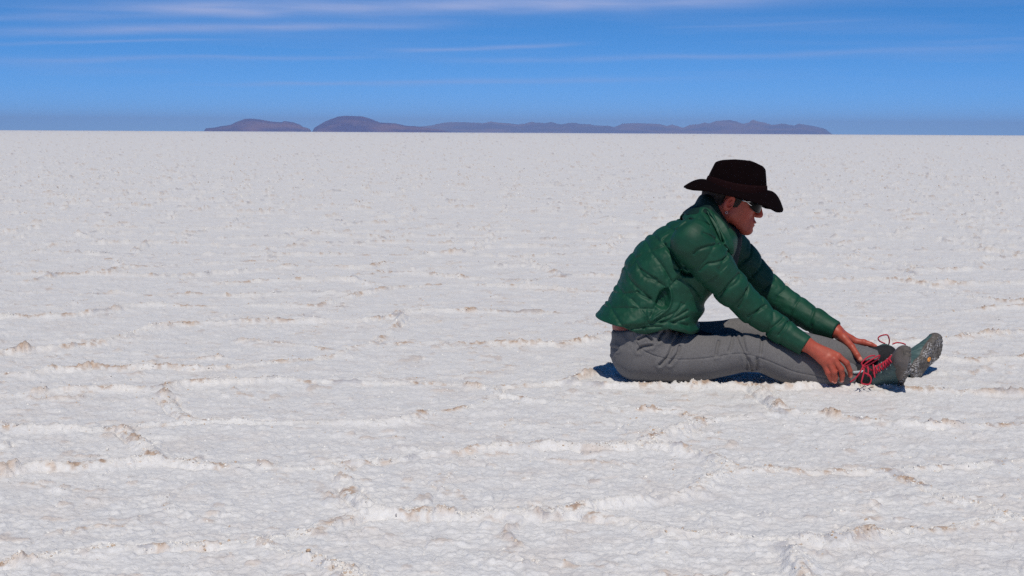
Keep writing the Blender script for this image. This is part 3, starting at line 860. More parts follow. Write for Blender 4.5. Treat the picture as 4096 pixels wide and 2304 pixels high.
def noise3(P, s, seed=0):
    return (vnoise2(P[:, 0] * s + P[:, 1] * s * .7, P[:, 2] * s - P[:, 1] * s * .5, seed) +
            vnoise2(P[:, 0] * s * .8 - P[:, 2] * s * .6 + 9, P[:, 1] * s, seed + 3)) * .5
def trousers_sdf(P):
    x, y, z = P[:, 0], P[:, 1], P[:, 2]
    d = inflate(P_near(x, z), y - NLY(x), NLW(x), NLR(x))
    d2 = inflate(P_far(x, z), y - FLY(x), .074, .058)
    dp = inflate(P_pel(x, z), y - .04, .175, .105, 2.3)
    d = smin(d, d2, .012)
    d = smin(d, dp, .02)
    f = FL(x, z); near = y < (NLY(x) + .02)
    d = d + np.where(near, .0060 * np.exp(-(f / .0048) ** 2) - .0030 * np.exp(-((f - .011) / .007) ** 2), 0)
    d = d + np.where(near, .0030 * np.exp(-(SL(x, z) / .0022) ** 2), 0)
    d = d - .0035 * (noise3(P, 22, 5) - .5)
    # hems at the ankles, open waist
    d = smax(d, np.where(y < -.032 + 0 * x, x - ANK_N - .35 * (z - .06), x - ANK_F - .2 * (z - .1)), .004)
    w = W(2455, 1312, 0.04)
    d = smax(d, z - (w[2] - .001 + .25 * (x - w[0])), .006)
    return d

# ---- jacket
back_out = [(2818,800),(2795,806),(2764,831),(2743,845),(2723,866),(2681,889),(2640,914),(2598,943),(2565,972),(2532,1007),(2503,1048),(2483,1090),(2474,1127),(2452,1158),(2439,1189),(2412,1220),(2398,1245),(2379,1270),(2382,1300),(2420,1345),(2500,1360),(2600,1365),(2700,1362),(2770,1352),(2782,1330),(2795,1300),(2786,1277),(2800,1258),(2814,1236),(2812,1212),(2825,1190),(2856,1155),(2900,1085),(2935,1010),(2945,960),(2935,920),(2890,870),(2850,810)]
P_jk = Poly2(outline(back_out, TY))
hem = [(2360,1272),(2389,1286),(2425,1292),(2449,1297),(2487,1303),(2516,1316),(2545,1328),(2578,1333),(2620,1322),(2645,1313),(2671,1310),(2690,1315),(2719,1323),(2745,1331),(2767,1337),(2800,1338),(2900,1338)]
hemz = np.array(outline(hem, -.10)); HZ = lambda x: np.interp(x, hemz[:, 0], hemz[:, 1])
# half width of the trunk by height
JW = lambda z: np.interp(z, [.14, .20, .30, .42, .52, .60, .66, .72], [.205, .200, .175, .178, .190, .165, .115, .08])
quilt = [[(780,545),(750,570),(600,640),(500,700),(450,770),(380,850),(310,960)],
         [(1035,830),(940,830),(850,890),(790,945),(700,1010),(660,1090),(640,1150),(600,1240),(570,1290)],
         [(640,440),(690,510),(780,600),(850,700),(930,830)],
         [(590,500),(620,620),(720,760),(800,900)],
         [(470,640),(490,740),(540,850),(640,890),(760,960)],
         [(390,800),(410,880),(450,940),(530,1010),(650,1110)],
         [(300,900),(330,1010),(450,1100),(540,1210),(590,1270)],
         [(215,1060),(370,1040),(500,1010)],
         [(120,1190),(250,1185),(420,1165),(640,1168)],
         [(205,1060),(240,1180),(290,1270),(330,1330)],
         [(900,290),(880,340),(960,330),(1020,320)],
         [(760,370),(840,420),(900,460)],
         [(560,1180),(555,1290),(540,1350)],
         [(1040,810),(1120,900),(1180,985)],
         [(930,830),(960,900),(1040,980),(1100,1070)],
         [(340,1330),(480,1330),(620,1300),(800,1290),(960,1330)],
         [(760,950),(700,1000),(655,1100)], ]
pocket = [[(768,960),(790,1030),(785,1100),(745,1165),(650,1230),(600,1262)]]
wrink = [[(1015,320),(1100,335),(1180,370),(1240,430)], [(1040,345),(1130,350),(1210,390)], [(1130,250),(1190,330),(1270,500)],
         [(900,1110),(860,1180),(760,1230),(640,1270)], [(960,1180),(840,1240),(700,1290)], [(925,1120),(880,1160),(800,1250)],
         [(960,1250),(820,1290)], [(400,1360),(560,1340),(700,1330)], [(520,800),(600,850),(660,880)],
         [(480,1000),(520,1040),(600,1070)], [(840,780),(900,800),(930,820)], [(700,1010),(730,1060),(740,1120)], [(690,1050),(720,1110),(760,1140)],
         [(880,640),(900,700),(960,790)], [(800,600),(860,690),(900,760)], [(900,300),(920,350),(900,400)], [(935,310),(960,350)]]
QL = Lines2([outline([c2(*q) for q in l], -.12) for l in quilt], (.2, 0), (1.1, .8))
PL = Lines2([outline([c2(*q) for q in l], -.12) for l in pocket], (.2, 0), (1.1, .8))
WL = Lines2([outline([c2(*q) for q in l], -.12) for l in wrink], (.2, 0), (1.1, .8))
DL = Lines2([outline([c2(*q) for q in l], -.10) for l in [[(1150,235),(1200,320),(1245,420),(1280,520)], [(900,815),(960,828),(1040,822)], [(1290,560),(1355,650),(1365,700)]]], (.2, 0), (1.1, .8))
EL = Lines2([outline([c2(*q) for q in l], -.22) for l in [[(1030,318),(940,370),(860,440),(780,530),(775,560),(830,650),(900,760),(940,830)]]] + [outline([c3(*q) for q in l], -.22) for l in [[(430,350),(380,375),(290,400),(215,410),(140,480)], [(350,215),(230,225),(120,255),(70,300)], [(170,90),(260,130),(330,180)], [(560,540),(450,640),(370,770)], [(655,700),(620,800),(570,890)], [(860,880),(770,930),(680,990)], [(1050,1020),(930,1110),(890,1180)], [(1090,1060),(1000,1180)]]], (.2, 0), (1.4, .8))
pk = Poly2(outline([c2(*q) for q in [(765,962),(700,1010),(665,1080),(655,1130),(690,1150),(740,1160),(775,1120),(788,1060)]], -.12))
def puff(dist, depth, wid): return depth * np.exp(-(np.abs(dist) / wid) ** 1.3)
def sleeve(P, arm, seed):
    d, s = chain(P, arm, .02)
    # squash a little sideways, then quilting rings and wrinkles
    tot = sum(np.linalg.norm(b[0] - a[0]) for a, b in zip(arm[:-1], arm[1:]))
    up = P[:, 2] * 1.0 - P[:, 0] * .3
    sk = s + .10 * (P[:, 0] * .55 + P[:, 2] * .83 - (arm[0][0][0] * .55 + arm[0][0][2] * .83)) * 0
    nz = (vnoise2(P[:, 0] * 14 + P[:, 1] * 20, P[:, 2] * 18, seed) - .5) * .022
    sk = s + nz + .15 * (P[:, 2] - arm[2][0][2] + (P[:, 0] - arm[2][0][0]) * .75)
    rings = np.array([.055, .125, .195, .262, .335, .405, .475]) * (tot / .55)
    g = np.full(len(P), 9.0)
    for r in rings: g = np.minimum(g, np.abs(sk - r))
    d = d + puff(g, .0050, .0062) - .001
    # fine gathers near the seams, running along the arm
    w = vnoise2(sk * 60, P[:, 2] * 26 + P[:, 0] * 40 + P[:, 1] * 30, seed + 4) - .5
    w2 = vnoise2(sk * 25 + 5, P[:, 2] * 70 + P[:, 0] * 50 + P[:, 1] * 45, seed + 7) - .5
    d = d + .0035 * w * np.exp(-(g / .02)) + .0030 * w2 * (.35 + np.exp(-(g / .018)))
    return d, s, tot
def cuff_cut(P, arm, over=.012):
    a = arm[-2][0]; b = arm[-1][0]; n = (b - a) / np.linalg.norm(b - a)
    return (P - b) @ n - over
def jacket_sdf(P):
    x, y, z = P[:, 0], P[:, 1], P[:, 2]
    yy = y - TY
    d = inflate(P_jk(x, z), yy, JW(z), .125, 2.15)
    q = QL(x, z)
    d = d + puff(q, .0052, .0065) - .0012
    d = d + .004 * np.exp(-(WL(x, z) / .0045) ** 2)
    w = fbm2(x * 58 + z * 16, z * 46 - x * 16 + y * 26, 2, 77) - .5
    d = d + .0042 * w * (.35 + np.exp(-q / .018)) 
    m = y < TY
    dp_ = DL(x, z); d = d + np.where(m, .013 * np.exp(-(dp_ / .0055) ** 2) - .004 * np.exp(-((dp_ - .013) / .007) ** 2), 0)
    d = d + np.where(m, .014 * sstep(.004, -.006, pk(x, z)), 0) - np.where(m, .005 * np.exp(-((PL(x, z) - .004) / .005) ** 2), 0)
    # underside hollow at the hem
    dh = HZ(x) - z
    inner = inflate(P_jk(x, z) + .014, yy, JW(z) - .014, .11, 2.15)
    inner = smax(inner, -dh - .05, .01)
    d = np.maximum(d, -inner)
    d = smax(d, dh, .006)
    sn, s1, t1 = sleeve(P, near_arm, 3)
    sf, s2, t2 = sleeve(P, far_arm, 8)
    sn = smax(sn, cuff_cut(P, near_arm), .003); sf = smax(sf, cuff_cut(P, far_arm), .003)
    # hollow cuffs
    ni, _ = chain(P, [(p, r - .006) for p, r in near_arm[-2:]]); fi, _ = chain(P, [(p, r - .006) for p, r in far_arm[-2:]])
    sn = np.maximum(sn, -np.maximum(ni, -cuff_cut(P, near_arm) - .03)); sf = np.maximum(sf, -np.maximum(fi, -cuff_cut(P, far_arm) - .03))
    d = smin(d, sn, .007); d = smin(d, sf, .007)
    d = d + np.where(y < -.08, .006 * np.exp(-(EL(x, z) / .0050) ** 2), 0)
    # neck opening
    nk = cone(P, C(2780, 900, TY), C(2950, 800, TY), .060, .075)
    d = smax(d, -nk, .006)
    return d
# ---- collar: a soft tube round the neck, open in front
col_out = [(2735,858),(2764,829),(2782,818),(2794,797),(2806,781),(2822,773),(2845,784),(2866,812),(2884,850),(2905,885),(2925,925),(2938,975),(2930,1000),(2900,985),(2860,930),(2800,880)]
P_col = Poly2(outline(col_out, TY))
def collar_sdf(P):
    x, y, z = P[:, 0], P[:, 1] - TY, P[:, 2]
    wy = np.interp(z, [.45, .55, .62, .70], [.13, .125, .105, .088])
    o = inflate(P_col(x, z), y, wy, .05, 2.6)
    i = inflate(P_col(x, z) + .012, y, wy - .012, .045, 2.6)
    i = np.minimum(i, cone(P, C(2850, 860, TY), C(2960, 760, TY), .062, .070))
    d = np.maximum(o, -i)
    return d + .002 * (noise3(P, 60, 6) - .5)
flap_out = [(2830,848),(2836,846),(2855,854),(2879,870),(2901,898),(2921,945),(2932,986),(2931,1014),(2911,1012),(2880,970),(2859,916),(2842,880)]
P_fl = Poly2(outline(flap_out, -.10), n=3)
def flap_sdf(P):
    x, y, z = P[:, 0], P[:, 1], P[:, 2]
    a = W(2835, 848, -.10); b = W(2930, 1010, -.12)
    t = np.clip((a[2] - z) / (a[2] - b[2]), 0, 1)
    y0 = -.078 - .045 * np.sin(t * 2.2) - .35 * np.clip(P_fl(x, z) + .02, -.02, .0)
    d = smax(P_fl(x, z), np.abs(y - y0) - .0055, .005)
    return d + .0015 * (noise3(P, 80, 3) - .5)
# dark shirt seen in the open neck
shirt_out = [(2850,840),(2900,880),(2935,905),(2960,930),(2968,955),(2960,1000),(2945,1060),(2925,1100),(2880,1080),(2850,980),(2820,900)]
P_sh = Poly2(outline(shirt_out, TY))
def shirt_sdf(P):
    return inflate(P_sh(P[:, 0], P[:, 2]), P[:, 1] - TY, .095, .06) + .004 * (noise3(P, 45, 9) - .5)
# dark front edge of the far side of the jacket, hanging at the belly
panel_out = [(2745,1190),(2790,1185),(2806,1196),(2815,1212),(2816,1236),(2806,1256),(2786,1272),(2782,1280),(2794,1298),(2800,1320),(2830,1336),(2862,1341),(2850,1346),(2780,1346),(2740,1340),(2730,1260)]
P_pn = Poly2(outline(panel_out, .0), n=4)
def panel_sdf(P):
    return inflate(P_pn(P[:, 0], P[:, 2]), P[:, 1] - .06, .115, .035) + .003 * (noise3(P, 40, 4) - .5)

# ---- hair
def hair_sdf(P):
    q = (P - HO) @ HF; s = q.copy(); s[:, 1] = np.abs(s[:, 1])
    d = ell(q, (-.004, 0, .022), (.099, .0785, .093))
    d = smin(d, cone(P, HP(-.045, 0, -.03), HP(-.052, 0, -.085), .055, .048), .02)
    cutl = np.maximum(q[:, 0] - (-.026 + .35 * np.maximum(q[:, 2] + .01, 0)), -1)        # behind the ear
    top = -(q[:, 2] - (.002 + .0 * q[:, 0]))
    reg = np.minimum(cutl, np.maximum(top, q[:, 0] - .085))
    side = np.maximum(np.maximum(q[:, 0] - .030 - .25 * (q[:, 2] + .03), .006 - q[:, 0]), -(q[:, 2] + .048 - .35 * (q[:, 0] - .006)))   # sideburn
    reg = np.minimum(reg, side)
    sb = head_sdf(P) - .0022
    d = np.minimum(d, np.maximum(sb, side))
    d = smax(d, reg, .006)
    d = smax(d, q[:, 2] - .020, .004)
    st_ = vnoise2(q[:, 0] * 160 + q[:, 2] * 60, q[:, 1] * 200 + q[:, 2] * 40, 5) - .5
    return d + .0022 * st_
# ---------------------------------------------------------------- shoes (local: l heel to toe, w sideways, h up from the sole)
SHS = .90
sole_out = [(-.002,0),(.004,-.024),(.03,-.036),(.08,-.034),(.13,-.036),(.18,-.047),(.225,-.047),(.262,-.032),(.282,-.006),(.280,.014),(.258,.034),(.215,.046),(.17,.044),(.12,.034),(.07,.034),(.03,.036),(.004,.024)]
P_sole = Poly2(sole_out, n=4, m=.04, h=.001)
def upper_core(l, w, h):
    P = np.stack([l, w, h], 1)
    d = cone(P, (.042, 0, .030), (.050, 0, .105), .0345, .0335)
    d = smin(d, cone(P, (.055, 0, .105), (.105, 0, .078), .034, .033), .02)
    d = smin(d, cone(P, (.06, 0, .04), (.14, 0, .045), .0345, .037), .02)
    d = smin(d, cone(P, (.105, 0, .072), (.190, 0, .042), .032, .0345), .02)
    d = smin(d, fcone(P, (.14, 0, .038), (.225, .002, .034), .043, .042, (0, 0, 1), .80), .02)
    d = smin(d, ell(P, (.236, .002, .030), (.043, .042, .032)), .015)
    return d
def top_h(l, w):
    hs = np.linspace(.17, .02, 220)
    n = len(hs); d = upper_core(np.full(n, l), np.full(n, w), hs)
    i = np.argmax(d < 0); return hs[i]
def upper_sdf(P):
    l, w, h = P.T
    d = upper_core(l, w, h)
    d = smax(d, -(h - .016), .003)
    d = smax(d, h - .128 + .25 * (l - .05), .004)
    # collar opening
    d = np.maximum(d, -cone(P, (.055, 0, .110), (.050, 0, .20), .026, .030))
    # throat of the lacing
    c = np.abs(w) - .013
    th = (l > .085) & (l < .205)
    d = d + np.where(th & (h > .03), .003 * sstep(.003, -.003, c), 0)
    # welded overlays: creases fanning back from the toe
    s = np.abs(np.sin((l * 1.1 + h * .9) * 95))
    side = sstep(.018, .030, np.abs(w)) * sstep(.08, .11, l) * sstep(.235, .2, l)
    d = d + .0016 * side * (s < .35)
    d = d + .001 * (noise3(P, 90, 2) - .5)
    return d
def sole_sdf(P):
    l, w, h = P.T
    hh = h - .016 * np.clip((l - .19) / .09, 0, 1) ** 2
    p = P_sole(l, w)
    d = smax(p, np.abs(hh - .013) - .013, .004)
    # rubber cup wrapping heel
    lug = vnoise2(l * 95, w * 95, 4)
    rr = np.hypot(((l * 52) % 1) - .5, ((w * 52 + .5 * (np.floor(l * 52) % 2)) % 1) - .5)
    t = sstep(.48, .30, rr) + .3 * (lug - .5)
    arch = sstep(.105, .12, l) * sstep(.16, .145, l) * .6
    under = sstep(.006, .0, hh)
    d = d + under * .0042 * (1 - t) * (1 - arch)
    edge = sstep(-.006, 0, p) * (hh < .014)
    d = d + edge * .003 * (np.sin(np.arctan2(w, l - .14) * 46) > .2)
    return d
def toecap_sdf(P):
    l, w, h = P.T
    d = upper_core(l, w, h) - .0022
    lim = (.192 if CAPW else .225) + .5 * np.maximum(h - .03, 0) + .9 * (.0 + np.abs(w) * .15)
    d = smax(d, lim - l, .003)
    # low rand running back along the sides
    e = upper_core(l, w, h) - .0020
    e = smax(e, h - (.026 + (.34 if CAPW else .08) * np.clip(l - .10, 0, .085)), .002)
    e = smax(e, -(l - .02), .002)
    d = np.minimum(d, e)
    d = smax(d, -(h - .018), .002)
    return smax(d, -(upper_core(l, w, h) + .003), .001)
def cuff_sdf(P):
    l, w, h = P.T
    d = cone(P, (.052, 0, .100), (.048, 0, .165), .0325, .0340)
    d = smin(d, cone(P, (.085, 0, .110), (.062, 0, .172), .018, .016), .01)
    d = smax(d, h - .176 - .25 * (l - .05), .006)
    d = np.maximum(d, -cone(P, (.052, 0, .145), (.048, 0, .24), .026, .030))
    return smax(d, .108 - h - .25 * (l - .05), .004)
def tongue_sdf(P):
    l, w, h = P.T
    d = upper_core(l, w, h) + .0015
    d = np.maximum(d, -(upper_core(l, w, h) + .006))
    return smax(smax(d, np.abs(w) - .016, .003), np.maximum(.080 - l, l - .208), .003)

return_an = {}; CAPW = True
def build_shoe(side, heel, t, n, mats, parent, loops, label, badge):
    t = np.array(t, float); t /= np.linalg.norm(t); n = np.array(n, float); n -= (n @ t) * t; n /= np.linalg.norm(n)
    wv = np.cross(t, n) * side
    Fm = np.stack([t, wv, n], 1); heel = np.array(heel)
    org = heel - t * 0.0
    def toW(V): return org + np.asarray(V) * SHS @ Fm.T
    global CAPW; CAPW = side > 0
    def mk(name, f, lo, hi, h, mat, par, sm=1):
        V, F_ = surface(f, lo, hi, h)
        if sm: V = smooth_verts(V, F_, sm, .5)
        if side < 0: F_ = F_[:, ::-1]
        return new_mesh(name, toW(V), F_, mat, par, BASE), V
    up, V = mk('shoe', upper_sdf, (-.02, -.06, 0), (.30, .06, .17), .0022, mats['upper'], parent)
    up['label'] = label
    so, V = mk('sole', sole_sdf, (-.02, -.06, -.015), (.30, .06, .055), .0018, mats['sole'], up)
    mk('toe_cap', toecap_sdf, (-.02, -.06, 0), (.30, .06, .11), .0022, mats['toe'], up)
    mk('cuff', cuff_sdf, (-.01, -.06, .09), (.13, .06, .20), .0022, mats['black'], up)
    return_an[side] = heel + (t * .055 + n * .10) * SHS
    mk('tongue', tongue_sdf, (.06, -.03, .03), (.23, .03, .15), .0018, mats['tongue'], up)
    # laces
    rows = np.linspace(.094, .200, 7); P = []
    for i, l in enumerate(rows):
        for s in (-1, 1):
            w0 = .0165 * s
            a = [(l, w0, top_h(l, w0) + .0012), (l + .004, w0 * .45, top_h(l + .004, w0 * .45) + .0030), (l + .009, -w0 * .3, top_h(l + .009, -w0 * .3) + .0032), (l + .015, -w0, top_h(l + .015, -w0) + .0012)]
            P.append(tube(toW(a), .0025, 6, .5))
    for lp in loops: P.append(tube([C(*q) for q in lp], .0026, 6, .45))
    P.append(tube([toW([(rows[0], .0, top_h(rows[0], 0) + .002)])[0], C(*loops[0][0])], .0026, 6, .45))
    V_, F2 = join(P); lc = new_mesh('lace', V_, F2, mats['lace'], up, BASE)
    # eyelets
    for s in (-1, 1):
        for l in rows[::2]:
            w0 = .020 * s; hh = top_h(l, w0)
            ang = np.linspace(0, 2 * np.pi, 9)[:-1]
            ring = [(l + .0035 * math.cos(q), w0 + .0035 * math.sin(q), hh + .001 + .0 * q) for q in ang]
            o = new_mesh('eyelet', *tube(toW(ring + ring[:1]), .0011, 5, n=2), mats['metal'], up, BASE)
    # raised oval badge under the arch
    if badge:
        ang = np.linspace(0, 2 * np.pi, 25)[:-1]; V_ = []; cx, cw = .118, .0
        for hgt, sc_ in ((-.0005, 1), (-.0040, 1), (-.0046, .9), (-.0036, .72)):
            V_ += [(cx + .0125 * sc_ * math.cos(q), cw + .0082 * sc_ * math.sin(q), hgt + .002) for q in ang]
        F2 = [(r * 24 + i, r * 24 + (i + 1) % 24, (r + 1) * 24 + (i + 1) % 24, (r + 1) * 24 + i) for r in range(3) for i in range(24)]
        F2.append(tuple(range(72, 96)))
        new_mesh('badge', toW(V_), F2, mats['badge'], up, BASE)
    return up
# ---------------------------------------------------------------- materials of the person
def skin_mat():
    m = M('skin'); a = m.attr('tone')
    n = m.noise(55, 3, .6); base = m.mix(m.map(n, .35, .65), (.35, .070, .042), (.42, .088, .054))
    s = m.n('ShaderNodeSeparateColor'); m.t.links.new(a[0], s.inputs[0])
    base = m.mix(s.outputs[0], base, (.38, .042, .036))            # lips, knuckles, nose: redder
    base = m.mix(s.outputs[1], base, (.70, .27, .20))             # nails
    base = m.mix(s.outputs[2], base, (.30, .10, .07))
    m.set(Base_Color=base, Roughness=.48, Specular_IOR_Level=.35, Subsurface_Weight=.08, Subsurface_Scale=.01)
    m.b.inputs['Subsurface Radius'].default_value = (1.0, .35, .2)
    m.set(Normal=m.bump(m.noise(420, 2, .6), .25, .0008)); return m.m
def fabric(name, c1, c2_, rough, scale=30, bstr=.4, bdist=.002, fine=900, spec=.4, sheen=0, vec=None, coat=0):
    m = M(name); n = m.noise(scale, 4, .6, vec=vec)
    m.set(Base_Color=m.mix(m.map(n, .35, .65), c1, c2_), Roughness=rough, Specular_IOR_Level=spec, Sheen_Weight=sheen)
    b = m.bump(m.noise(fine, 2, .5), bstr * .5, .0006)
    m.set(Normal=m.bump(m.noise(scale * 2.6, 4, .62, dist=.6, vec=vec), bstr, bdist, b)); return m
mj = fabric('green_nylon', (.0042, .044, .024), (.0060, .061, .033), .57, 22, .35, .003, 700, .30, .0).m
mjd = fabric('dark_lining', (.005, .008, .012), (.010, .016, .022), .7, 22, .5, .003, 900, .12).m
mcol = fabric('collar_cloth', (.004, .018, .016), (.006, .026, .022), .65, 22, .5, .003, 900, .15).m
mh_ = M('grey_marl')
nn = mh_.noise(420, 2, .8, vec=mh_.obj((1, 1, 2.2))); n2 = mh_.noise(14, 4, .6)
cc = mh_.mix(mh_.map(nn, .38, .62), (.082, .079, .081), (.195, .189, .193))
cc = mh_.mix(mh_.map(n2, .4, .7, 0, .35), cc, (.105, .100, .102))
mh_.set(Base_Color=cc, Roughness=.9, Specular_IOR_Level=.15, Sheen_Weight=.15)
mh_.set(Normal=mh_.bump(mh_.noise(36, 4, .6), .35, .004, mh_.bump(nn, .5, .0008)))
mtr = mh_.m
mfelt = fabric('brown_felt', (.0032, .0014, .0018), (.0046, .0020, .0025), 1.0, 60, .25, .0008, 900, .05, .0).m
mband = fabric('hat_ribbon', (.010, .0036, .0044), (.013, .005, .0056), .95, 60, .25, .0008, 900, .04).m
mhair = fabric('hair', (.010, .006, .005), (.026, .014, .010), .6, 90, .9, .002, 1200, .35, vec=None).m
mskin = skin_mat()
def plain(name, c, rough, metal=0, spec=.5):
    m = M(name); n = m.noise(80, 3, .6)
    m.set(Base_Color=m.mix(m.map(n, .3, .7), tuple(x * .85 for x in c), tuple(min(1, x * 1.12) for x in c)), Roughness=rough, Metallic=metal, Specular_IOR_Level=spec)
    return m.m
mlens = plain('dark_lens', (.003, .003, .004), .22, 0, .12)
mframe = plain('black_plastic', (.006, .006, .007), .3)
msilver = plain('silver', (.75, .75, .76), .25, .9)
mup = M('shoe_fabric'); a_ = mup.noise(60, 4, .6)
mup.set(Base_Color=mup.mix(mup.map(a_, .35, .65), (.040, .078, .080), (.070, .125, .125)), Roughness=.6, Specular_IOR_Level=.4)
mup.set(Normal=mup.bump(mup.noise(300, 3, .6), .4, .001))
msole = M('sole_rubber'); a_ = msole.noise(170, 4, .75)
a2 = msole.noise(30, 3, .6)
sb_ = msole.mix(msole.map(a2, .4, .65), (.070, .062, .057), (.135, .120, .105))
salt = msole.math('MULTIPLY', msole.map(a_, .50, .60), msole.map(msole.noise(16, 2, .6), .42, .6))
msole.set(Base_Color=msole.mix(salt, sb_, (.55, .55, .57)), Roughness=.75, Specular_IOR_Level=.3)
msole.set(Normal=msole.bump(a_, .6, .002))
mtoe = M('toe_rubber'); a_ = mtoe.noise(25, 4, .6)
mtoe.set(Base_Color=mtoe.mix(mtoe.map(a_, .38, .65), (.075, .064, .058), (.150, .130, .120)), Roughness=.6, Specular_IOR_Level=.35)
mtoe.set(Normal=mtoe.bump(mtoe.noise(120, 3, .6), .3, .0015))
mlace = fabric('red_lace', (.42, .022, .045), (.52, .035, .065), .75, 120, .4, .001, 1400, .25).m
shoe_mats = dict(upper=mup.m, sole=msole.m, toe=mtoe.m, lace=mlace, badge=plain('orange_badge', (.80, .30, .03), .5),
                 black=fabric('black_mesh', (.008, .008, .010), (.016, .016, .019), .8, 120, .6, .002).m,
                 tongue=plain('grey_webbing', (.17, .22, .23), .7), metal=plain('eyelet_metal', (.35, .50, .48), .4, .3))

# ---------------------------------------------------------------- build the person
V, F_ = surface(body_sdf, (.33, -.32, .0), (1.42, .34, .80), .0022, 1.3)
V = smooth_verts(V, F_, 1, .4)
person = new_mesh('person', V, F_, mskin, None, BASE)
tag(person, 'person in dark hat and green puffer jacket sitting on the salt, hands on both ankles', 'person')
tone = np.zeros((len(V), 3))
def glow(c, r): return np.exp(-((V - c) ** 2).sum(1) / (r * r))
for c, r, a in ((HP(.117, 0, -.072), .010, .9), (HP(.113, 0, -.083), .010, .9), (HP(.125, 0, -.042), .014, .7),
                (HP(.08, -.052, -.05), .03, .35), (HP(-.012, -.082, -.034), .02, .55)):
    tone[:, 0] = np.maximum(tone[:, 0], a * glow(c, r))
for H in (NH, FH):
    for f in ('index', 'middle', 'ring', 'little', 'thumb'):
        c = H[f]
        for j in (0, 1): tone[:, 0] = np.maximum(tone[:, 0], .45 * glow(c[j][0], c[j][1] * .9))
        a, b = c[-2][0], c[-1][0]; dr = (b - a) / np.linalg.norm(b - a)
        nrm = np.array([.15, -1, .35]) if H is NH or f == 'thumb' else np.array([.2, .2, 1.0])
        nrm -= (nrm @ dr) * dr; nrm /= np.linalg.norm(nrm)
        ctr = b + nrm * c[-1][1] * 1.0 + dr * .002
        tone[:, 1] = np.maximum(tone[:, 1], 1.0 * (((V - ctr) ** 2).sum(1) < (c[-1][1] * .85) ** 2))
set_col(person, 'tone', tone)

part('trousers', trousers_sdf, (.33, -.26, -.02), (1.35, .27, .34), .0024, mtr, person)
jk, V = part('jacket', jacket_sdf, (.27, -.34, .12), (1.20, .34, .72), .0024, mj, person, 1.3, 1)
cl_, _ = part('collar', collar_sdf, (.55, -.16, .42), (.85, .22, .74), .0024, mcol, jk)
part('lapel', flap_sdf, (.66, -.20, .44), (.84, -.03, .66), .0020, mj, jk)
part('front_panel', panel_sdf, (.58, -.10, .13), (.80, .22, .34), .003, mjd, jk)
part('shirt', shirt_sdf, (.65, -.13, .30), (.87, .19, .66), .003, mjd, person)
part('hair', hair_sdf, (.60, -.12, .50), (.90, .18, .86), .0020, mhair, person)
# snap button on the lapel
pb = C(2905, 998, -.140)
ang = np.linspace(0, 2 * np.pi, 13)[:-1]; Vb = []
for rr, yy in ((.0048, .004), (.0048, -.001), (.0030, -.0018), (.0012, -.0008)): Vb += [pb + np.array([rr * math.cos(q), yy, rr * math.sin(q)]) for q in ang]
Fb = [(r * 12 + i, (r + 1) * 12 + i, (r + 1) * 12 + (i + 1) % 12, r * 12 + (i + 1) % 12) for r in range(3) for i in range(12)] + [tuple(range(36, 48))]
new_mesh('button', Vb, Fb, plain('green_snap', (.03, .16, .10), .35), jk, BASE)

# ---- hat
HC = W(2947, 739.5, TY); tl = math.atan2(41, 240)
Hx = np.array([math.cos(tl), 0, -math.sin(tl)]); Hz = np.array([math.sin(tl), 0, math.cos(tl)]); Hy = np.array([0, 1.0, 0])
def HT(f, l, u): return HC + Hx * f + Hy * l + Hz * u
utf = [-.1077, -.0898, -.062, -.014, .0228, .0477, .0739, .0925, .1077]; utu = [.055, .0685, .0787, .0887, .0923, .0885, .0822, .0728, .060]
NA = 96
phi = np.linspace(0, 2 * np.pi, NA + 1)[:-1]
zc = lambda p: -.024 * np.sin(p) ** 2
dg = np.abs(np.degrees((phi + np.pi) % (2 * np.pi) - np.pi))
zr = np.interp(dg, [0, 20, 40, 60, 90, 130, 150, 165, 180], [-.054, -.062, -.064, -.050, -.041, -.036, -.040, -.039, -.034])
zr = zr + .002 * np.sin(phi * 3 + 1)
def grid_faces(nr, na, flip=False):
    f = [(r * na + i, r * na + (i + 1) % na, (r + 1) * na + (i + 1) % na, (r + 1) * na + i) for r in range(nr - 1) for i in range(na)]
    return [q[::-1] for q in f] if flip else f
crown = []
for t in np.linspace(0, 1, 14):
    bul = .004 * math.sin(math.pi * t)
    a = .1077 + (.0915 - .1077) * t + bul * .4; b = .087 + (.066 - .087) * t + bul
    f = a * np.cos(phi); l = b * np.sin(phi)
    us = np.interp(f, utf, utu) * .90
    u = zc(phi) * (1 - t) + us * t
    pinch = .012 * np.exp(-((f - .055) / .025) ** 2) * sstep(.45, .95, t)
    l = l * (1 - pinch / .07)
    crown.append([HT(*q) for q in zip(f, l, u)])
for s_ in (.985, .95, .90, .82, .70, .55, .38, .2, .04):
    f = .0915 * s_ * np.cos(phi); l = .066 * s_ * np.sin(phi)
    pinch = .012 * np.exp(-((f - .055) / .025) ** 2); l = l * (1 - pinch / .07)
    ut = np.interp(f, utf, utu); k = math.sqrt(max(0, 1 - ((s_ - .82) / .18) ** 2)) if s_ > .82 else 1
    u = ut * (.90 + .10 * k) - .022 * np.exp(-(l / .020) ** 2) * sstep(.085, .03, np.abs(f)) * (1 - s_ ** 4)
    crown.append([HT(*q) for q in zip(f, l, u)])
nr_ = len(crown); Vh = [v for r in crown for v in r]; Fh = grid_faces(nr_, NA); Fh.append(tuple((nr_ - 1) * NA + i for i in range(NA)))
o = len(Vh); top, bot = [], []
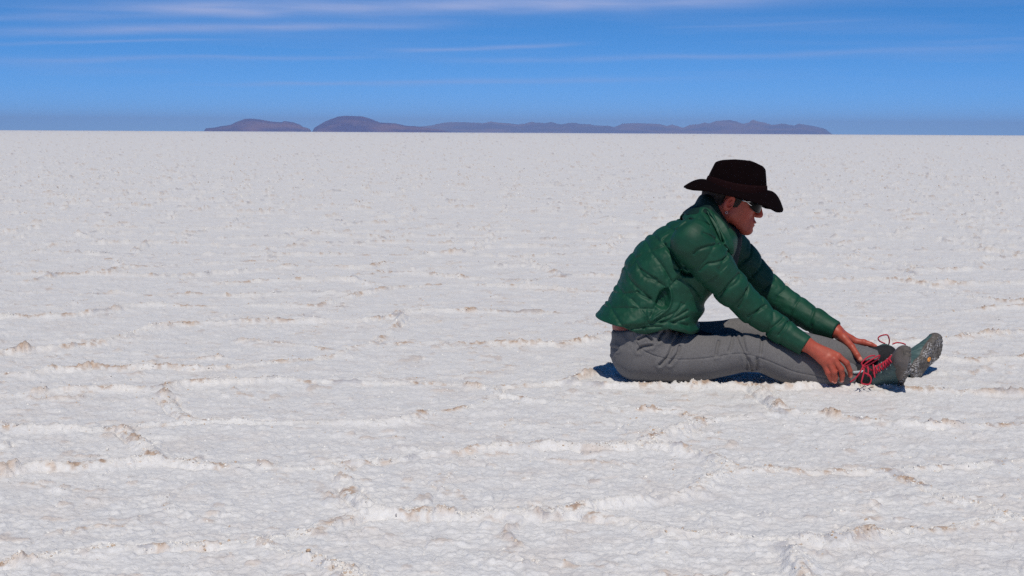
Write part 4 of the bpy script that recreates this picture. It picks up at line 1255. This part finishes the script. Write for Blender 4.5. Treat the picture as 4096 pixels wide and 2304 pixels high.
for t in np.linspace(0, 1, 14):
    a = .1070 + (.1755 - .1070) * t; b = .0865 + (.158 - .0865) * t
    f = a * np.cos(phi) + .002 * t - .010 * t * np.maximum(-np.cos(phi), 0) ** 2; l = b * np.sin(phi)
    u = zc(phi) * (1 - t) + zr * t ** (1.5 + .8 * np.maximum(np.cos(phi), 0) ** 2 + .25 * np.maximum(-np.cos(phi), 0) ** 2) + (zc(phi)) * 0
    u = u + .004 * math.sin(math.pi * t)
    top += [HT(*q) for q in zip(f, l, u)]; bot += [HT(*q) for q in zip(f, l, u - .004)]
Vh += top; Fh += [tuple(i + o for i in q) for q in grid_faces(14, NA, True)]
o2 = len(Vh); Vh += bot; Fh += [tuple(i + o2 for i in q) for q in grid_faces(14, NA)]
Fh += [(o + 13 * NA + (i + 1) % NA, o + 13 * NA + i, o2 + 13 * NA + i, o2 + 13 * NA + (i + 1) % NA) for i in range(NA)]
hat = new_mesh('hat', Vh, Fh, mfelt, person, BASE); hat['label'] = 'very dark brown felt hat with a wide drooping brim'
bv = []
for off, ts in ((.0008, (0.0, .1, .2, .285)), (.0026, (.285, .2, .1, 0.0))):
    for t in ts:
        a = .1077 + (.0915 - .1077) * t + off + .0016 * math.sin(math.pi * t); b = .087 + (.066 - .087) * t + off + .004 * math.sin(math.pi * t)
        f = a * np.cos(phi); l = b * np.sin(phi); us = np.interp(f, utf, utu) * .90
        bv += [HT(*q) for q in zip(f, l, zc(phi) * (1 - t) + us * t)]
new_mesh('hat_band', bv, grid_faces(8, NA), mband, hat, BASE)

# ---- sunglasses
def lens_patch(side, off=0.0, grow=1.0):
    V1, V2 = [], []; n_, m_ = 16, 10
    for i in range(n_):
        for j in range(m_):
            a = -1 + 2 * i / (n_ - 1); b = -1 + 2 * j / (m_ - 1)
            # disc mapping
            x = a * math.sqrt(1 - b * b / 2) ; y = b * math.sqrt(1 - a * a / 2)
            th_ = R(44) + R(35) * x * grow; u = -.0175 + (.0185 + .002 * x) * y * grow + .003 * x
            for Vv, o_ in ((V1, off), (V2, off + .0022)):
                f = .050 + (.0655 + o_) * math.cos(th_); l = (.0700 + o_) * math.sin(th_)
                Vv.append(HP(f, l * side, u))
    F1 = []
    for i in range(n_ - 1):
        for j in range(m_ - 1):
            q = (i * m_ + j, (i + 1) * m_ + j, (i + 1) * m_ + j + 1, i * m_ + j + 1); F1.append(q); F1.append(tuple(k + n_ * m_ for k in q[::-1]))
    rim = [i * m_ for i in range(n_)] + [(n_ - 1) * m_ + j for j in range(1, m_)] + [i * m_ + m_ - 1 for i in range(n_ - 2, -1, -1)] + [j for j in range(m_ - 2, 0, -1)]
    for a, b in zip(rim, rim[1:] + rim[:1]): F1.append((a, b, b + n_ * m_, a + n_ * m_))
    return V1 + V2, F1, [ (V1[r] + V2[r]) / 2 for r in rim]
parts_ = []
v1, f1, rim1 = lens_patch(-1); v2, f2, rim2 = lens_patch(1)
gl = join([tube(rim1[::2] + rim1[:1], .0013, 6, n=2), tube(rim2[::2] + rim2[:1], .0013, 6, n=2),
           tube([HP(.1125, -.011, -.012), HP(.1165, 0, -.008), HP(.1125, .011, -.012)], .002, 6)])
glasses = new_mesh('sunglasses', *gl, mframe, person, BASE)
new_mesh('lens', v1, f1, mlens, glasses, BASE); new_mesh('lens', v2, f2, mlens, glasses, BASE)
for s in (-1, 1):
    new_mesh('temple', *tube([HP(.0655, .0725 * s, -.010), HP(.035, .0780 * s, -.011), HP(.004, .0795 * s, -.012), HP(-.012, .080 * s, -.020)], .0019, 6), mframe, glasses, BASE)
    fk = join([tube([HP(.050, .0770 * s, -.0105), HP(.032, .0790 * s, -.0112)], .0026, 8, n=2),
               tube([HP(.069, .0735 * s, -.0055), HP(.060, .0765 * s, -.0068), HP(.050, .0775 * s, -.0100)], .0022, 8),
               tube([HP(.069, .0735 * s, -.0185), HP(.060, .0765 * s, -.0160), HP(.050, .0775 * s, -.0118)], .0022, 8)])
    new_mesh('hinge', *fk, msilver, glasses, BASE)
er = [HP(-.008 + .0035 * math.cos(q), -.0835, -.068 + .0045 * math.sin(q)) for q in np.linspace(0, 2 * np.pi, 12)]
new_mesh('earring', *tube(er, .0005, 6, n=2), msilver, person, BASE)

# ---- shoes
def c4(u, v, Y): return (3200 + u / 4.14, 1250 + v / 4.14, Y)
KN = (1050, 880)
lpn = [[c4(1050,880,-0.237), c4(1120,820,-0.245), c4(1220,760,-0.250), c4(1312,712,-0.245), c4(1300,760,-0.240), c4(1180,840,-0.240), c4(1060,895,-0.237)],
       [c4(1050,880,-0.237), c4(1020,840,-0.242), c4(1080,770,-0.242), c4(1160,722,-0.240), c4(1245,716,-0.233)],
       [c4(1050,885,-0.237), c4(1060,980,-0.247), c4(1035,1080,-0.250), c4(1020,1165,-0.247), c4(1080,1190,-0.245), c4(1150,1185,-0.245), c4(1180,1110,-0.247), c4(1150,1040,-0.247), c4(1070,1000,-0.243)],
       [c4(1050,885,-0.237), c4(1010,960,-0.250), c4(960,1040,-0.250), c4(900,1105,-0.243), c4(830,1152,-0.233)],
       [c4(1040,870,-0.235), c4(1060,890,-0.243), c4(1050,905,-0.240), c4(1035,885,-0.240), c4(1052,868,-0.237)],
       [c4(1120,880,-0.235), c4(1130,960,-0.243), c4(1125,1060,-0.243)], [c4(1210,850,-0.235), c4(1225,950,-0.245), c4(1240,1080,-0.245)]]
lpf = [[c4(1400,512,0.110), c4(1320,475,0.105), c4(1295,425,0.100), c4(1340,385,0.100), c4(1440,370,0.100), c4(1475,430,0.105), c4(1480,480,0.110), c4(1470,530,0.115)],
       [c4(1530,525,0.115), c4(1600,500,0.120), c4(1690,508,0.125), c4(1750,532,0.130)]]
heelN = C(3606, 1536, -.110); heelF = C(3664, 1500, .035)
sN = build_shoe(1, heelN, (-.07, -.82, .57), (-.97, .16, .04), shoe_mats, person, lpn, 'nearer teal hiking shoe with bright red laces', False)
sF = build_shoe(-1, heelF, (.62, .66, .43), (-.78, .63, .0), shoe_mats, person, lpf, 'farther hiking shoe with its salt crusted sole turned to view', True)

def ankle(name, a, b, ra, rb, mat, par):
    lo = np.minimum(a, b) - .06; hi = np.maximum(a, b) + .06
    ax = (b - a) / np.linalg.norm(b - a)
    def f(P):
        d = cone(P, a, b, ra, rb); u = (P - a) @ ax
        return smax(d, -u - .004, .004) + .0010 * np.cos(u * 900)
    V, F_ = surface(f, lo, hi, .0022); return new_mesh(name, V, F_, mat, par, BASE)
ankle('sock', C(3478, 1431, .045), C(3548, 1420, .055), .039, .036, shoe_mats['black'], person)
ankle('ankle_collar', C(3534, 1417, .055), return_an[-1], .0395, .034, shoe_mats['upper'], sF)
ankle('sock', C(3408, 1498, -.100), return_an[1], .0385, .032, shoe_mats['black'], person)
new_mesh('pull_tab', *tube([C(3413, 1490, -.152), C(3440, 1487, -.155), C(3467, 1484, -.150)], .0045, 6, .5), plain('pale_webbing', (.42, .48, .50), .7), sN, BASE)
